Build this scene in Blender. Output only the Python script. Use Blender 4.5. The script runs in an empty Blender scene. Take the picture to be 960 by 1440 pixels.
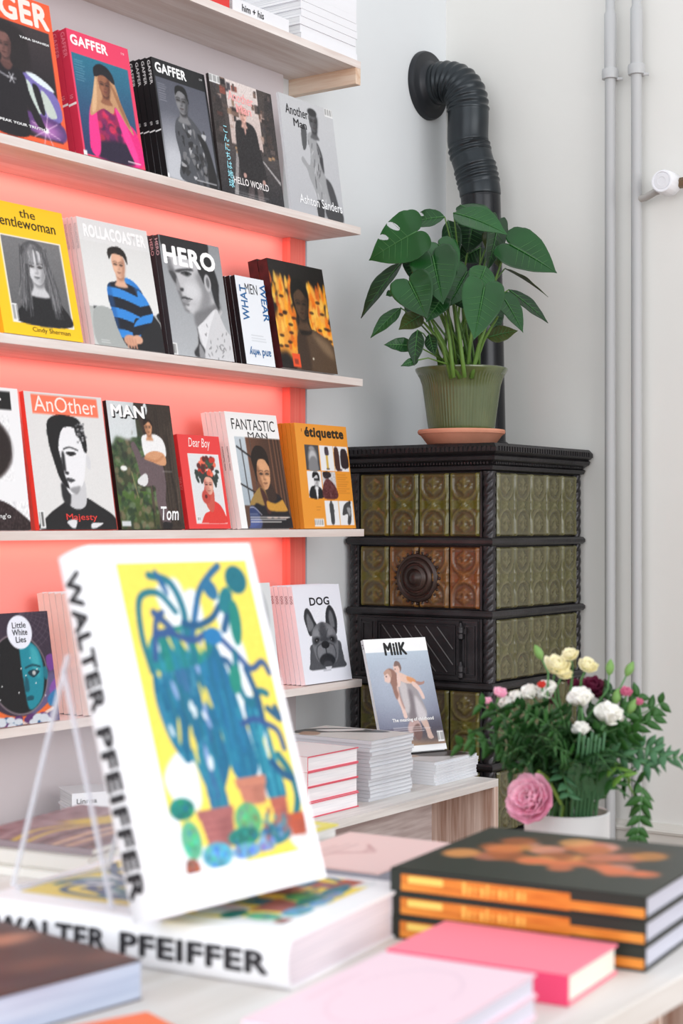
import bpy, bmesh, math, random
import numpy as np
from mathutils import Vector, Matrix
random.seed(7); RNG = np.random.default_rng(7)
S = bpy.context.scene; COL = S.collection; R = math.radians

# ------------------------------------------------------------------ camera, world, lights, exposure
# world axes: x runs along the shelf wall towards the stove, y points into the shelf wall, z up, floor at 0
CAM = Vector((-3.5509, -2.4255, 1.10)); YAW = 34.9586
cd = bpy.data.cameras.new('camera'); cam = bpy.data.objects.new('camera', cd); COL.objects.link(cam)
cam.location = CAM; cam.rotation_euler = (R(90), 0, R(YAW - 90))
cd.sensor_fit = 'VERTICAL'; cd.sensor_height = 36; cd.lens = 57.5; cd.shift_y = 15 / 1440
cd.clip_start = .05; cd.dof.use_dof = True; cd.dof.focus_distance = 4.25; cd.dof.aperture_fstop = 6.6
S.camera = cam
w = bpy.data.worlds.new('world'); S.world = w; w.use_nodes = True
w.node_tree.nodes['Background'].inputs[0].default_value = (.93, .96, 1, 1)
w.node_tree.nodes['Background'].inputs[1].default_value = 1.0
def area(name, loc, target, sx, sy, power, color):
    l = bpy.data.lights.new(name, 'AREA'); l.shape = 'RECTANGLE'; l.size = sx; l.size_y = sy; l.energy = power; l.color = color
    o = bpy.data.objects.new(name, l); COL.objects.link(o); o.location = loc
    o.rotation_euler = (Vector(target) - Vector(loc)).to_track_quat('-Z', 'Y').to_euler(); return o
area('window_light', (-3.0, -8.4, 2.7), (-.4, 0, 1.2), 5.6, 3.4, 225, (1, .985, .965))
area('side_window_light', (-9.2, -2.8, 2.7), (0, 0, 1.2), 9.0, 4.2, 250, (.96, .98, 1))
for z_ in (1.845, 1.447, 1.052):                    # warm fill lights added under the shelves to brighten the coral panels, no fixtures
    l = bpy.data.lights.new('shelf_fill_light', 'AREA'); l.shape = 'RECTANGLE'; l.size = 2.3; l.size_y = .012; l.energy = 1.1; l.color = (1, .37, .31)
    o = bpy.data.objects.new('shelf_fill_light', l); COL.objects.link(o); o.location = (-1.25, .165, z_); o.rotation_euler = (R(28), 0, 0)
S.view_settings.view_transform = 'Standard'; S.view_settings.look = 'None'; S.view_settings.gamma = 1
S.view_settings.use_curve_mapping = False; S.view_settings.exposure = 0.03

CY, SY = math.cos(R(YAW)), math.sin(R(YAW))
FW = Vector((CY, SY, 0)); RT = Vector((SY, -CY, 0)); UP = Vector((0, 0, 1))
def at(u, v, Y):                                   # world point seen at (u, v) at depth Y
    return CAM + RT * ((u - 480) / 2300 * Y) + FW * Y + UP * ((735 - v) / 2300 * Y)

# ------------------------------------------------------------------ helpers
def lin(c):
    c = np.asarray(c, float) / 255.
    return np.where(c <= .04045, c / 12.92, ((c + .055) / 1.055) ** 2.4)
def hexs(c): return tuple(float(x) for x in lin(c)) + (1.,)
MATS = {}
def mat(name, rgb, rough=.5, spec=.5, metal=0, noise=0, nscale=8, bump=0, bscale=60, rgb2=None, coat=0, trans=0, ior=1.45, attr=None, sss=0, stretch=None):
    if name in MATS: return MATS[name]
    m = bpy.data.materials.new(name); m.use_nodes = True; nt = m.node_tree; b = nt.nodes['Principled BSDF']
    b.inputs['Base Color'].default_value = hexs(rgb) if rgb else (1, 1, 1, 1)
    b.inputs['Roughness'].default_value = rough; b.inputs['Metallic'].default_value = metal
    b.inputs['Specular IOR Level'].default_value = spec; b.inputs['IOR'].default_value = ior
    b.inputs['Coat Weight'].default_value = coat; b.inputs['Transmission Weight'].default_value = trans
    if sss: b.inputs['Subsurface Weight'].default_value = sss; b.inputs['Subsurface Radius'].default_value = (.01, .01, .005)
    tc = nt.nodes.new('ShaderNodeTexCoord'); mp = nt.nodes.new('ShaderNodeMapping'); nt.links.new(tc.outputs['Object'], mp.inputs[0])
    if stretch: mp.inputs['Scale'].default_value = stretch
    if rgb2 is not None:
        n = nt.nodes.new('ShaderNodeTexNoise'); n.inputs['Scale'].default_value = nscale; n.inputs['Detail'].default_value = 5
        r = nt.nodes.new('ShaderNodeValToRGB'); r.color_ramp.elements[0].position = .35; r.color_ramp.elements[1].position = .68
        r.color_ramp.elements[0].color = hexs(rgb); r.color_ramp.elements[1].color = hexs(rgb2)
        nt.links.new(mp.outputs[0], n.inputs['Vector']); nt.links.new(n.outputs['Fac'], r.inputs[0]); nt.links.new(r.outputs[0], b.inputs['Base Color'])
    if attr:
        a = nt.nodes.new('ShaderNodeAttribute'); a.attribute_name = attr; nt.links.new(a.outputs['Color'], b.inputs['Base Color'])
    if bump:
        n = nt.nodes.new('ShaderNodeTexNoise'); n.inputs['Scale'].default_value = bscale; n.inputs['Detail'].default_value = 3
        bp = nt.nodes.new('ShaderNodeBump'); bp.inputs['Strength'].default_value = bump; bp.inputs['Distance'].default_value = .01
        nt.links.new(mp.outputs[0], n.inputs['Vector']); nt.links.new(n.outputs['Fac'], bp.inputs['Height']); nt.links.new(bp.outputs[0], b.inputs['Normal'])
    MATS[name] = m; return m
def wood(name, light, dark, axis, scale=1., bands=10.):
    m = bpy.data.materials.new(name); m.use_nodes = True; nt = m.node_tree; b = nt.nodes['Principled BSDF']; b.inputs['Roughness'].default_value = .55
    b.inputs['Specular IOR Level'].default_value = .3
    tc = nt.nodes.new('ShaderNodeTexCoord'); mp = nt.nodes.new('ShaderNodeMapping'); nt.links.new(tc.outputs['Object'], mp.inputs[0])
    sc = [bands * scale] * 3; sc[axis] = .9 * scale; mp.inputs['Scale'].default_value = sc
    n = nt.nodes.new('ShaderNodeTexNoise'); n.inputs['Scale'].default_value = 1.6; n.inputs['Detail'].default_value = 4; n.inputs['Distortion'].default_value = .8
    n2 = nt.nodes.new('ShaderNodeTexNoise'); n2.inputs['Scale'].default_value = 9; n2.inputs['Detail'].default_value = 3
    mx = nt.nodes.new('ShaderNodeMath'); mx.operation = 'MULTIPLY_ADD'; mx.inputs[1].default_value = .35
    r = nt.nodes.new('ShaderNodeValToRGB'); r.color_ramp.elements[0].position = .45; r.color_ramp.elements[1].position = .82
    r.color_ramp.elements[0].color = hexs(light); r.color_ramp.elements[1].color = hexs(dark)
    for q in (n, n2): nt.links.new(mp.outputs[0], q.inputs['Vector'])
    nt.links.new(n2.outputs['Fac'], mx.inputs[0]); nt.links.new(n.outputs['Fac'], mx.inputs[2]); nt.links.new(mx.outputs[0], r.inputs[0])
    nt.links.new(r.outputs[0], b.inputs['Base Color']); MATS[name] = m; return m

def mesh(name, V, F, m, parent=None, smooth=False, loc=None, colors=None, mats=None, fm=None):
    me = bpy.data.meshes.new(name); me.from_pydata([tuple(v) for v in V], [], F); me.update()
    for mm in (mats or [m]): me.materials.append(mm)
    if fm is not None: me.polygons.foreach_set('material_index', fm)
    if smooth: me.polygons.foreach_set('use_smooth', [True] * len(me.polygons))
    if colors is not None:
        a = me.color_attributes.new('print', 'FLOAT_COLOR', 'POINT'); a.data.foreach_set('color', np.asarray(colors, np.float32).ravel())
    o = bpy.data.objects.new(name, me); COL.objects.link(o)
    if parent: o.parent = parent
    if loc is not None: o.location = loc
    return o
class MB:
    def __init__(s): s.V = []; s.F = []; s.sm = []
    def add(s, V, F):
        k = len(s.V); s.V += [tuple(v) for v in V]; s.F += [[i + k for i in f] for f in F]; return s
    def box(s, x0, x1, y0, y1, z0, z1, M=None):
        V = [Vector(p) for p in ((x0, y0, z0), (x1, y0, z0), (x1, y1, z0), (x0, y1, z0), (x0, y0, z1), (x1, y0, z1), (x1, y1, z1), (x0, y1, z1))]
        if M: V = [M @ v for v in V]
        return s.add(V, [[0, 3, 2, 1], [4, 5, 6, 7], [0, 1, 5, 4], [1, 2, 6, 5], [2, 3, 7, 6], [3, 0, 4, 7]])
    def tube(s, pts, rad, n=12, cap=True, rf=None):
        pts = [Vector(p) for p in pts]; m = len(pts); rad = rad if hasattr(rad, '__len__') else [rad] * m
        T = [(pts[min(i + 1, m - 1)] - pts[max(i - 1, 0)]).normalized() for i in range(m)]
        u = T[0].orthogonal().normalized(); V = []; F = []
        for i in range(m):
            u = (u - T[i] * u.dot(T[i])).normalized(); v = T[i].cross(u)
            for j in range(n):
                a = 2 * math.pi * j / n; rr = rad[i] * (rf(i, a) if rf else 1); V.append(pts[i] + (u * math.cos(a) + v * math.sin(a)) * rr)
        for i in range(m - 1):
            for j in range(n): F.append([i * n + j, i * n + (j + 1) % n, (i + 1) * n + (j + 1) % n, (i + 1) * n + j])
        if cap: F += [list(range(n))[::-1], [(m - 1) * n + j for j in range(n)]]
        return s.add(V, F)
    def lathe(s, prof, n=32, M=None, rf=None):
        V = []; F = []; m = len(prof)
        for r, z in prof:
            for j in range(n):
                a = 2 * math.pi * j / n; rr = r * (rf(a, z) if rf else 1); p = Vector((rr * math.cos(a), rr * math.sin(a), z)); V.append(M @ p if M else p)
        for i in range(m - 1):
            for j in range(n): F.append([i * n + j, i * n + (j + 1) % n, (i + 1) * n + (j + 1) % n, (i + 1) * n + j])
        F += [list(range(n))[::-1], [(m - 1) * n + j for j in range(n)]]
        return s.add(V, F)
    def grid(s, P):                                 # P: rows of rows of points
        h, ww = len(P), len(P[0]); V = [p for r in P for p in r]
        return s.add(V, [[i * ww + j, i * ww + j + 1, (i + 1) * ww + j + 1, (i + 1) * ww + j] for i in range(h - 1) for j in range(ww - 1)])
    def build(s, name, m, parent=None, smooth=False, bevel=0, loc=None):
        o = mesh(name, s.V, s.F, m, parent, smooth, loc)
        if bevel:
            b = o.modifiers.new('bevel', 'BEVEL'); b.width = bevel; b.segments = 2; b.limit_method = 'ANGLE'
        return o
def autosmooth(o, ang=40):
    me = o.data; bm = bmesh.new(); bm.from_mesh(me)
    for f in bm.faces: f.smooth = True
    for e in bm.edges:
        if len(e.link_faces) == 2 and e.calc_face_angle(0) > R(ang): e.smooth = False
    bm.to_mesh(me); bm.free(); return o
def tag(o, label, cat, group=None):
    o['label'] = label; o['category'] = cat
    if group: o['group'] = group
    return o
def thing(name, label, cat, loc, rot=(0, 0, 0), group=None):
    o = bpy.data.objects.new(name, None); COL.objects.link(o); o.location = loc; o.rotation_euler = rot; o.empty_display_size = .05
    return tag(o, label, cat, group)
def struct(o): o['kind'] = 'structure'; return o
def dup(root, loc, label, rot=None):
    r = root.copy(); COL.objects.link(r); r.location = loc; r['label'] = label
    if rot: r.rotation_euler = rot
    for ch in [c for c in bpy.data.objects if c.parent == root]:
        c = ch.copy(); COL.objects.link(c); c.parent = r
        for g in [q for q in bpy.data.objects if q.parent == ch]:
            d = g.copy(); COL.objects.link(d); d.parent = c
    return r

# lettering: flat letters fitted to a box, standing on the face whose frame is (origin, right, up)
def letters(name, body, m, parent, org, right, up, w_, h_, bold=0, shear=0, natural=False):
    cu = bpy.data.curves.new('lettering', 'FONT'); cu.body = body; cu.resolution_u = 3; cu.shear = shear; cu.space_character = 1 + max(bold, 0) * 2.2
    o = bpy.data.objects.new('lettering', cu); COL.objects.link(o)
    dg = bpy.context.evaluated_depsgraph_get(); me = bpy.data.meshes.new_from_object(o.evaluated_get(dg)); bpy.data.objects.remove(o); bpy.data.curves.remove(cu)
    n = len(me.vertices)
    if n == 0: return None
    co = np.zeros(n * 3, np.float32); me.vertices.foreach_get('co', co); co = co.reshape(-1, 3)
    if bold > 0:
        k = len(me.polygons); ls = np.zeros(k, np.int32); lt = np.zeros(k, np.int32); lv = np.zeros(len(me.loops), np.int32)
        me.polygons.foreach_get('loop_start', ls); me.polygons.foreach_get('loop_total', lt); me.loops.foreach_get('vertex_index', lv); nb = 8
        sh_ = [(bold * 1.3 * math.cos(a), bold * 1.3 * math.sin(a), 0) for a in np.arange(nb) * 2 * math.pi / nb]
        co = np.concatenate([co + np.array(q, np.float32) for q in sh_]); L0 = len(lv)
        m2 = bpy.data.meshes.new(name); m2.vertices.add(len(co)); m2.loops.add(L0 * nb); m2.loops.foreach_set('vertex_index', np.concatenate([lv + n * i for i in range(nb)]))
        m2.polygons.add(k * nb); m2.polygons.foreach_set('loop_start', np.concatenate([ls + L0 * i for i in range(nb)])); m2.polygons.foreach_set('loop_total', np.tile(lt, nb)); m2.update(calc_edges=True)
        bpy.data.meshes.remove(me); me = m2; n = len(co)
    dep = np.repeat(np.arange(n // (n // (8 if bold > 0 else 1))), n // (8 if bold > 0 else 1))[:n, None] * .00004 if bold > 0 else 0
    mn = co.min(0); sz = np.maximum(co.max(0) - mn, 1e-6); q = (co - mn) / sz
    org, right, up = (np.array(v, float) for v in (org, right, up))
    nco = org + q[:, :1] * w_ * right + q[:, 1:2] * h_ * up + dep * np.cross(right, up)
    me.vertices.foreach_set('co', nco.astype(np.float32).ravel()); me.update(); me.materials.clear(); me.materials.append(m); me.name = name
    o = bpy.data.objects.new(name, me); COL.objects.link(o); o.parent = parent; return o

# ------------------------------------------------------------------ a small painter for printed covers
class Pic:
    def __init__(s, w_, h_, bg, n=92, ss=2):
        s.asp = h_ / w_; s.nx = n; s.ny = int(n * s.asp); s.W = s.nx * ss; s.H = s.ny * ss; s.ss = ss
        s.a = np.ones((s.H, s.W, 3)) * np.array(bg, float)
        s.x = (np.arange(s.W) + .5) / s.W; s.y = (np.arange(s.H) + .5) / s.H
    def _box(s, x0, x1, y0, y1):
        i0, i1 = np.searchsorted(s.x, [x0, x1]); j0, j1 = np.searchsorted(s.y, [y0, y1]); return max(i0, 0), max(i1, 0), max(j0, 0), max(j1, 0)
    def put(s, bx, m, c, al=1):
        i0, i1, j0, j1 = bx
        if i1 <= i0 or j1 <= j0: return s
        m = (m * al)[..., None]; s.a[j0:j1, i0:i1] = s.a[j0:j1, i0:i1] * (1 - m) + np.array(c, float) * m; return s
    def rect(s, x0, y0, x1, y1, c, al=1):
        bx = s._box(x0, x1, y0, y1); return s.put(bx, np.ones((bx[3] - bx[2], bx[1] - bx[0])), c, al)
    def grad(s, x0, y0, x1, y1, c0, c1, horiz=False):
        bx = s._box(x0, x1, y0, y1); i0, i1, j0, j1 = bx
        if i1 <= i0 or j1 <= j0: return s
        t = ((s.x[i0:i1] - x0) / (x1 - x0))[None, :, None] if horiz else ((s.y[j0:j1] - y0) / (y1 - y0))[:, None, None]
        s.a[j0:j1, i0:i1] = np.array(c0, float) * (1 - t) + np.array(c1, float) * t; return s
    def el(s, cx, cy, rx, ry, c, soft=.12, al=1, rot=0):
        r = max(rx, ry * s.asp) * (1 + soft) ; bx = s._box(cx - r, cx + r, cy - r / min(s.asp, 1) , cy + r / min(s.asp, 1)); i0, i1, j0, j1 = bx
        if i1 <= i0 or j1 <= j0: return s
        dx = s.x[i0:i1][None] - cx; dy = (s.y[j0:j1][:, None] - cy) * s.asp; ca, sa = math.cos(rot), math.sin(rot)
        p = (dx * ca + dy * sa) / rx; q = (-dx * sa + dy * ca) / (ry * s.asp); d = np.sqrt(p * p + q * q)
        return s.put(bx, np.clip((1 - d) / soft + .5, 0, 1), c, al)
    def pg(s, pts, c, soft=0, al=1, smooth=True):
        P = np.array(pts, float)
        if smooth:
            n = len(P); o = []
            for i in range(n):
                a, b, c_, d = P[i - 1], P[i], P[(i + 1) % n], P[(i + 2) % n]
                for t in np.arange(6) / 6: o.append(.5 * ((2 * b) + (c_ - a) * t + (2 * a - 5 * b + 4 * c_ - d) * t * t + (3 * b - a - 3 * c_ + d) * t ** 3))
            P = np.array(o)
        e = soft + .01; bx = s._box(P[:, 0].min() - e, P[:, 0].max() + e, P[:, 1].min() - e, P[:, 1].max() + e); i0, i1, j0, j1 = bx
        if i1 <= i0 or j1 <= j0: return s
        X = s.x[i0:i1][None]; Y = s.y[j0:j1][:, None]; ins = np.zeros((j1 - j0, i1 - i0), bool); n = len(P)
        for i in range(n):
            xa, ya = P[i]; xb, yb = P[(i + 1) % n]
            if ya == yb: continue
            ins ^= ((ya > Y) != (yb > Y)) & (X < (xb - xa) * (Y - ya) / (yb - ya) + xa)
        m = ins.astype(float); k = int(soft * s.W)
        for _ in range(2):
            if k > 0:
                for ax in (0, 1):
                    q = np.pad(m, [(k, k) if a == ax else (0, 0) for a in (0, 1)], mode='edge'); cs = np.cumsum(np.insert(q, 0, 0, ax), ax); L = 2 * k + 1
                    m = (np.take(cs, range(L, cs.shape[ax]), ax) - np.take(cs, range(0, cs.shape[ax] - L), ax)) / L
        return s.put(bx, m, c, al)
    def st(s, pts, wd, c, al=1, smooth=False):
        P = [np.array(p, float) for p in pts]
        if smooth:
            o = []; n = len(P)
            for i in range(n - 1):
                a, b, c_, d = P[max(i - 1, 0)], P[i], P[i + 1], P[min(i + 2, n - 1)]
                for t in np.arange(6) / 6: o.append(.5 * ((2 * b) + (c_ - a) * t + (2 * a - 5 * b + 4 * c_ - d) * t * t + (3 * b - a - 3 * c_ + d) * t ** 3))
            P = o + [P[-1]]
        A = np.array(P); e = wd * 1.5; bx = s._box(A[:, 0].min() - e, A[:, 0].max() + e, A[:, 1].min() - e, A[:, 1].max() + e); i0, i1, j0, j1 = bx
        if i1 <= i0 or j1 <= j0: return s
        X = s.x[i0:i1][None]; Y = s.y[j0:j1][:, None] * s.asp; d = np.full((j1 - j0, i1 - i0), 9.)
        for a, b in zip(P[:-1], P[1:]):
            ax, ay, bx_, by = a[0], a[1] * s.asp, b[0], b[1] * s.asp; L = max((bx_ - ax) ** 2 + (by - ay) ** 2, 1e-9)
            t = np.clip(((X - ax) * (bx_ - ax) + (Y - ay) * (by - ay)) / L, 0, 1); d = np.minimum(d, np.hypot(X - ax - t * (bx_ - ax), Y - ay - t * (by - ay)))
        return s.put(bx, np.clip((wd / 2 - d) / .006 + .5, 0, 1), c, al)
    def noise(s, x0, y0, x1, y1, amt, cell=1, mono=True, al=1):
        bx = s._box(x0, x1, y0, y1); i0, i1, j0, j1 = bx; h, ww = j1 - j0, i1 - i0
        if h <= 0 or ww <= 0: return s
        n = RNG.normal(0, 1, (h // cell + 2, ww // cell + 2, 1 if mono else 3)); n = np.kron(n, np.ones((cell, cell, 1)))[:h, :ww]
        s.a[j0:j1, i0:i1] += n * amt; return s
    def clip(s, pts, fn, soft=.003):                # paint fn() only inside the outline
        keep = s.a.copy(); fn(); new = s.a; s.a = np.zeros_like(new); s.pg(pts, (1, 1, 1), soft); m = s.a; s.a = keep * (1 - m) + new * m; return s
    def lines(s, x0, y0, x1, n, c, gap=.016, wd=.005):
        for i in range(n): s.st([(x0, y0 + i * gap), (x0 + (x1 - x0) * random.uniform(.65, 1), y0 + i * gap)], wd, c, .8)
        return s
    def barcode(s, x0, y0, x1, y1):
        s.rect(x0, y0, x1, y1, (240, 240, 240)); x = x0 + .008
        while x < x1 - .01: s.rect(x, y0 + .008, x + .006, y1 - .012, (60, 60, 60), .8); x += random.choice((.011, .014, .018))
        return s
    def blur(s, k):
        for ax in (0, 1):
            q = np.pad(s.a, [(k, k) if a == ax else (0, 0) for a in range(3)], mode='edge'); cs = np.cumsum(np.insert(q, 0, 0, ax), ax); L = 2 * k + 1
            s.a = (np.take(cs, range(L, cs.shape[ax]), ax) - np.take(cs, range(0, cs.shape[ax] - L), ax)) / L
        return s
    def head(s, cx, cy, h, skin, dark, eye=(30, 25, 25), lip=None, turn=0., shade=1, neck=True, al=.75):
        k = s.asp; f = lambda L: [(cx + a * h * k, cy + b * h) for a, b in L]
        if neck:
            s.pg(f([(-.42, .3), (.42, .3), (.44, 1.2), (.7, 1.75), (-.7, 1.75), (-.44, 1.2)]), skin, .006); s.pg(f([(-.4, .7), (.42, .6), (.42, 1.15), (-.2, 1.25)]), dark, .012, .8)
        s.pg(f([(0, -1.05), (.5, -.92), (.74, -.4), (.7, .1), (.6, .55), (.3, .95), (0, 1.06), (-.3, .95), (-.6, .55), (-.7, .1), (-.74, -.4), (-.5, -.92)]), skin, .004)
        d = shade
        s.pg(f([(.75 * d, -.7), (.4 * d, -.4), (.42 * d, 0), (.3 * d, .5), (.12 * d, 1.05), (.45 * d, .85), (.62 * d, .5), (.74 * d, 0)]), dark, .02, al)
        t = turn
        mid = tuple((np.array(skin, float) + np.array(dark, float)) / 2)
        for e in (-1, 1):
            x = e * .33 + t * .3
            s.pg(f([(x - .28, -.16), (x, -.24), (x + .28, -.16), (x + .24, .12), (x - .24, .12)]), mid, .010, .7)
            s.pg(f([(x - .2, .0), (x, -.075), (x + .2, .0), (x, .06)]), eye, .003, .7); s.st(f([(x - .2, -.02), (x, -.085), (x + .2, -.02)]), .055 * h * k, eye, .8, True)
            s.st(f([(x - .24, -.2), (x, -.27), (x + .24, -.22)]), .065 * h * k, mid if sum(eye) > 300 else tuple((np.array(dark, float) * .5 + np.array(eye) * .5)), .7, True)
        s.pg(f([(.02 * d + t * .38, -.15), (.2 * d + t * .42, .2), (.18 * d + t * .45, .38), (.06 * d + t * .42, .34)]), mid, .006, .8)
        s.pg(f([(-.17 + t * .42, .36), (t * .42, .3), (.17 + t * .42, .36), (t * .42, .43)]), dark, .006, .6)
        lip = lip or tuple(np.array(skin) * .62 + np.array([14, 0, 0]))
        s.pg(f([(-.25 + t * .36, .6), (-.08 + t * .36, .545), (t * .36, .565), (.08 + t * .36, .545), (.25 + t * .36, .6), (t * .36, .715)]), lip, .004, .9); s.st(f([(-.24 + t * .36, .605), (.24 + t * .36, .605)]), .035 * h * k, dark, .7)
        s.pg(f([(-.24 + t * .36, .77), (.24 + t * .36, .77), (t * .36, .88)]), mid, .012, .7); s.el(cx + (-.35 * d + t * .2) * h * k, cy + .25 * h, .2 * h * k, .22 * h, tuple(np.minimum(np.array(skin) * 1.1, 255)), .9, .5); s.el(cx + t * .1 * h * k, cy - .55 * h, .35 * h * k, .25 * h, tuple(np.minimum(np.array(skin) * 1.08, 255)), .9, .4); return s
    def build(s, name, w_, h_, parent, y=-.0003, m=None, x0=0, z0=0, horiz=False):
        ss = s.ss; a = np.clip(s.a, 0, 255).reshape(s.ny, ss, s.nx, ss, 3).mean((1, 3))[::-1]
        col = np.concatenate([lin(a), np.ones((s.ny, s.nx, 1))], 2)
        gx, gz = np.meshgrid(x0 + np.linspace(0, w_, s.nx), z0 + np.linspace(0, h_, s.ny)); g = np.stack([gx, np.full_like(gx, y), gz], 2)
        if horiz: g = np.stack([gx, gz, np.full_like(gx, y)], 2)
        idx = np.arange(s.nx * s.ny).reshape(s.ny, s.nx)
        f = np.stack([idx[:-1, :-1], idx[:-1, 1:], idx[1:, 1:], idx[1:, :-1]], 2).reshape(-1, 4)
        me = bpy.data.meshes.new(name); me.vertices.add(s.nx * s.ny); me.vertices.foreach_set('co', g.astype(np.float32).ravel())
        me.loops.add(f.size); me.loops.foreach_set('vertex_index', f.ravel().astype(np.int32)); me.polygons.add(len(f))
        me.polygons.foreach_set('loop_start', np.arange(0, f.size, 4, dtype=np.int32)); me.polygons.foreach_set('loop_total', np.full(len(f), 4, np.int32))
        me.update(calc_edges=True); at_ = me.color_attributes.new('print', 'FLOAT_COLOR', 'POINT'); at_.data.foreach_set('color', col.astype(np.float32).ravel())
        me.materials.append(m or PRINT); o = bpy.data.objects.new(name, me); COL.objects.link(o); o.parent = parent; return o

PRINT = mat('printed_paper', None, .38, .4, attr='print')
PRINT_MATT = mat('printed_matt_paper', None, .6, .3, attr='print')
PAGES = mat('page_edges', (236, 234, 232), .8, .2, rgb2=(200, 198, 200), nscale=3, stretch=(2, 160, 2))
PAGES_FLAT = mat('page_edges_lying', (240, 239, 238), .8, .2, rgb2=(196, 197, 202), nscale=3, stretch=(2, 2, 160))
def ink(rgb, rough=.45): return mat('ink_%d_%d_%d' % tuple(rgb), rgb, rough, .4)
WHITE, BLACK = ink((246, 246, 248)), ink((22, 22, 24))

# ------------------------------------------------------------------ the room
WALL = mat('wall_plaster', (227, 230, 232), .85, .2, rgb2=(223, 226, 228), nscale=2, bump=.05, bscale=30)
WALLB = mat('back_wall_plaster', (231, 230, 226), .85, .2, rgb2=(227, 226, 222), nscale=2, bump=.05, bscale=30)
struct(MB().box(-5.5, .9, .22, .34, -.02, 3.3).build('wall_left', WALL))
struct(MB().box(.80, .92, -4.5, .22, -.02, 3.3).build('wall_back', WALLB))
FLOOR = wood('floor_boards', (150, 112, 86), (112, 80, 60), 0, 1., 9)
struct(MB().box(-6.5, .92, -5.5, .34, -.12, 0).build('floor', FLOOR))
TRIM = mat('trim_paint', (216, 212, 205), .5, .4)
b = MB().box(.782, .80, -4.5, .205, 0, .215)
pts = [(0, .215), (.024, .215), (.026, .222), (.022, .228), (.014, .232), (.010, .240), (0, .243)]
V = [(.80 - a, y, z) for y in (-4.5, .2) for a, z in pts]; n = len(pts)
b.add(V, [[i, i + 1, n + i + 1, n + i] for i in range(n - 1)] + [list(range(n)), [n + i for i in range(n)][::-1]])
struct(b.build('baseboard_back', TRIM))
struct(MB().box(-5.5, .78, .205, .22, 0, .215).build('baseboard_left', TRIM))

# ------------------------------------------------------------------ heating pipes on the back wall
PIPE = mat('pipe_paint', (190, 191, 192), .38, .5)
def riser(y, zs, label):
    t = thing('heating_pipe', label, 'pipe', (.758, y, 0), group='heating risers on the back wall')
    autosmooth(MB().lathe([(.0155, 0.0), (.0155, 2.40), (.0175, 2.405), (.0175, zs), (.0135, zs + .008), (.0135, 3.25)], 24).build('pipe_tube', PIPE, t))
    c = MB().lathe([(.0175, 2.378), (.0235, 2.379), (.0245, 2.385), (.0245, 2.402), (.0235, 2.407), (.0175, 2.408)], 24).box(.02, .042, -.006, .006, 2.383, 2.403)
    c.tube([(.0, -.022, 2.376), (.006, -.036, 2.376)], .0045, 8); cl = autosmooth(c.build('pipe_clamp', PIPE, t)); return t
riser(-.358, 2.566, 'pale grey vertical heating pipe nearer the stove, the left one of the pair')
p2 = riser(-.440, 2.568, 'pale grey vertical heating pipe with the valve branch, the right one of the pair')
br = MB().tube([(0, 0, 2.022), (-.004, -.03, 2.024), (-.006, -.06, 2.036), (-.006, -.10, 2.045)], .0105, 14); autosmooth(br.build('branch_pipe', mat('branch_paint', (178, 174, 170), .4, .5), p2))
vt = thing('radiator_valve', 'white round thermostat valve on the short branch of the right heating pipe', 'valve', (.752, -.545, 2.052))
M = Matrix.Rotation(R(-90), 4, 'Y') @ Matrix.Identity(4)
ridge = lambda a, z: 1 + (.02 * math.cos(16 * a) if .008 < z < .045 else 0)
VW = mat('valve_plastic', (240, 240, 244), .35, .5)
autosmooth(MB().lathe([(.020, -.012), (.026, -.01), (.034, .0), (.034, .03), (.033, .05), (.030, .058), (.026, .0585), (.0245, .055), (.0235, .0555)], 64, M, ridge).build('thermostat_head', VW, vt))
autosmooth(MB().lathe([(.0225, .0555), (.022, .0575), (.012, .058), (.0115, .0572), (0.001, .0572)], 32, M).build('end_cap', mat('valve_cap', (228, 228, 232), .3, .5), vt))
autosmooth(MB().tube([(-.006, -.02, -.002), (-.006, -.05, 0)], .015, 6).tube([(-.006, -.045, 0), (-.006, -.12, 0)], .011, 12).build('brass_fitting', mat('old_brass', (120, 100, 78), .35, .5, .7), vt))

# ------------------------------------------------------------------ shelving
PLY_X = wood('shelf_plywood', (240, 232, 228), (219, 204, 197), 0, 1.2, 13)
PLY_Y = wood('cleat_plywood', (240, 222, 204), (214, 178, 150), 1, 1.4, 14)
PLY_Z = wood('panel_plywood', (232, 212, 200), (176, 140, 122), 2, 1.2, 20)
CORAL = mat('coral_paint', (255, 166, 158), .6, .25)
CORALW = wood('coral_stained_post', (255, 140, 126), (250, 116, 104), 2, 1.4, 40)
LILAC = mat('lilac_board', (214, 205, 208), .7, .25)
SZ = {1: 2.313, 2: 1.877, 3: 1.4788, 4: 1.0831, 5: .6876}; XE = {1: .007, 2: .007, 3: .016, 4: .022, 5: .012}; TH = .019
sh = thing('wall_shelving', 'whitewashed plywood wall shelving with coral back panels full of magazines', 'shelf', (0, .2, .2))
def sp(mb, name, m): return mb.build(name, m, sh, loc=(0, -.2, -.2))
for i in SZ: sp(MB().box(-2.6, XE[i], 0, .2195, SZ[i] - TH, SZ[i]), 'shelf_board', PLY_X)
sp(MB().box(-.0165, .0065, .0005, .2195, SZ[1] - .062, SZ[1] - TH - .0002), 'end_cleat', PLY_Y)
for hi, lo, m in ((1, 2, LILAC), (2, 3, CORAL), (3, 4, CORAL), (4, 5, CORAL)):
    sp(MB().box(-2.6, -.052 if m is CORAL else -.066, .200, .2190, SZ[lo] + .0002, SZ[hi] - TH - .0002), 'back_panel', m)
sp(MB().box(-2.6, -.01, .200, .2190, .2, SZ[5] - TH - .0002), 'back_panel', LILAC)
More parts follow.
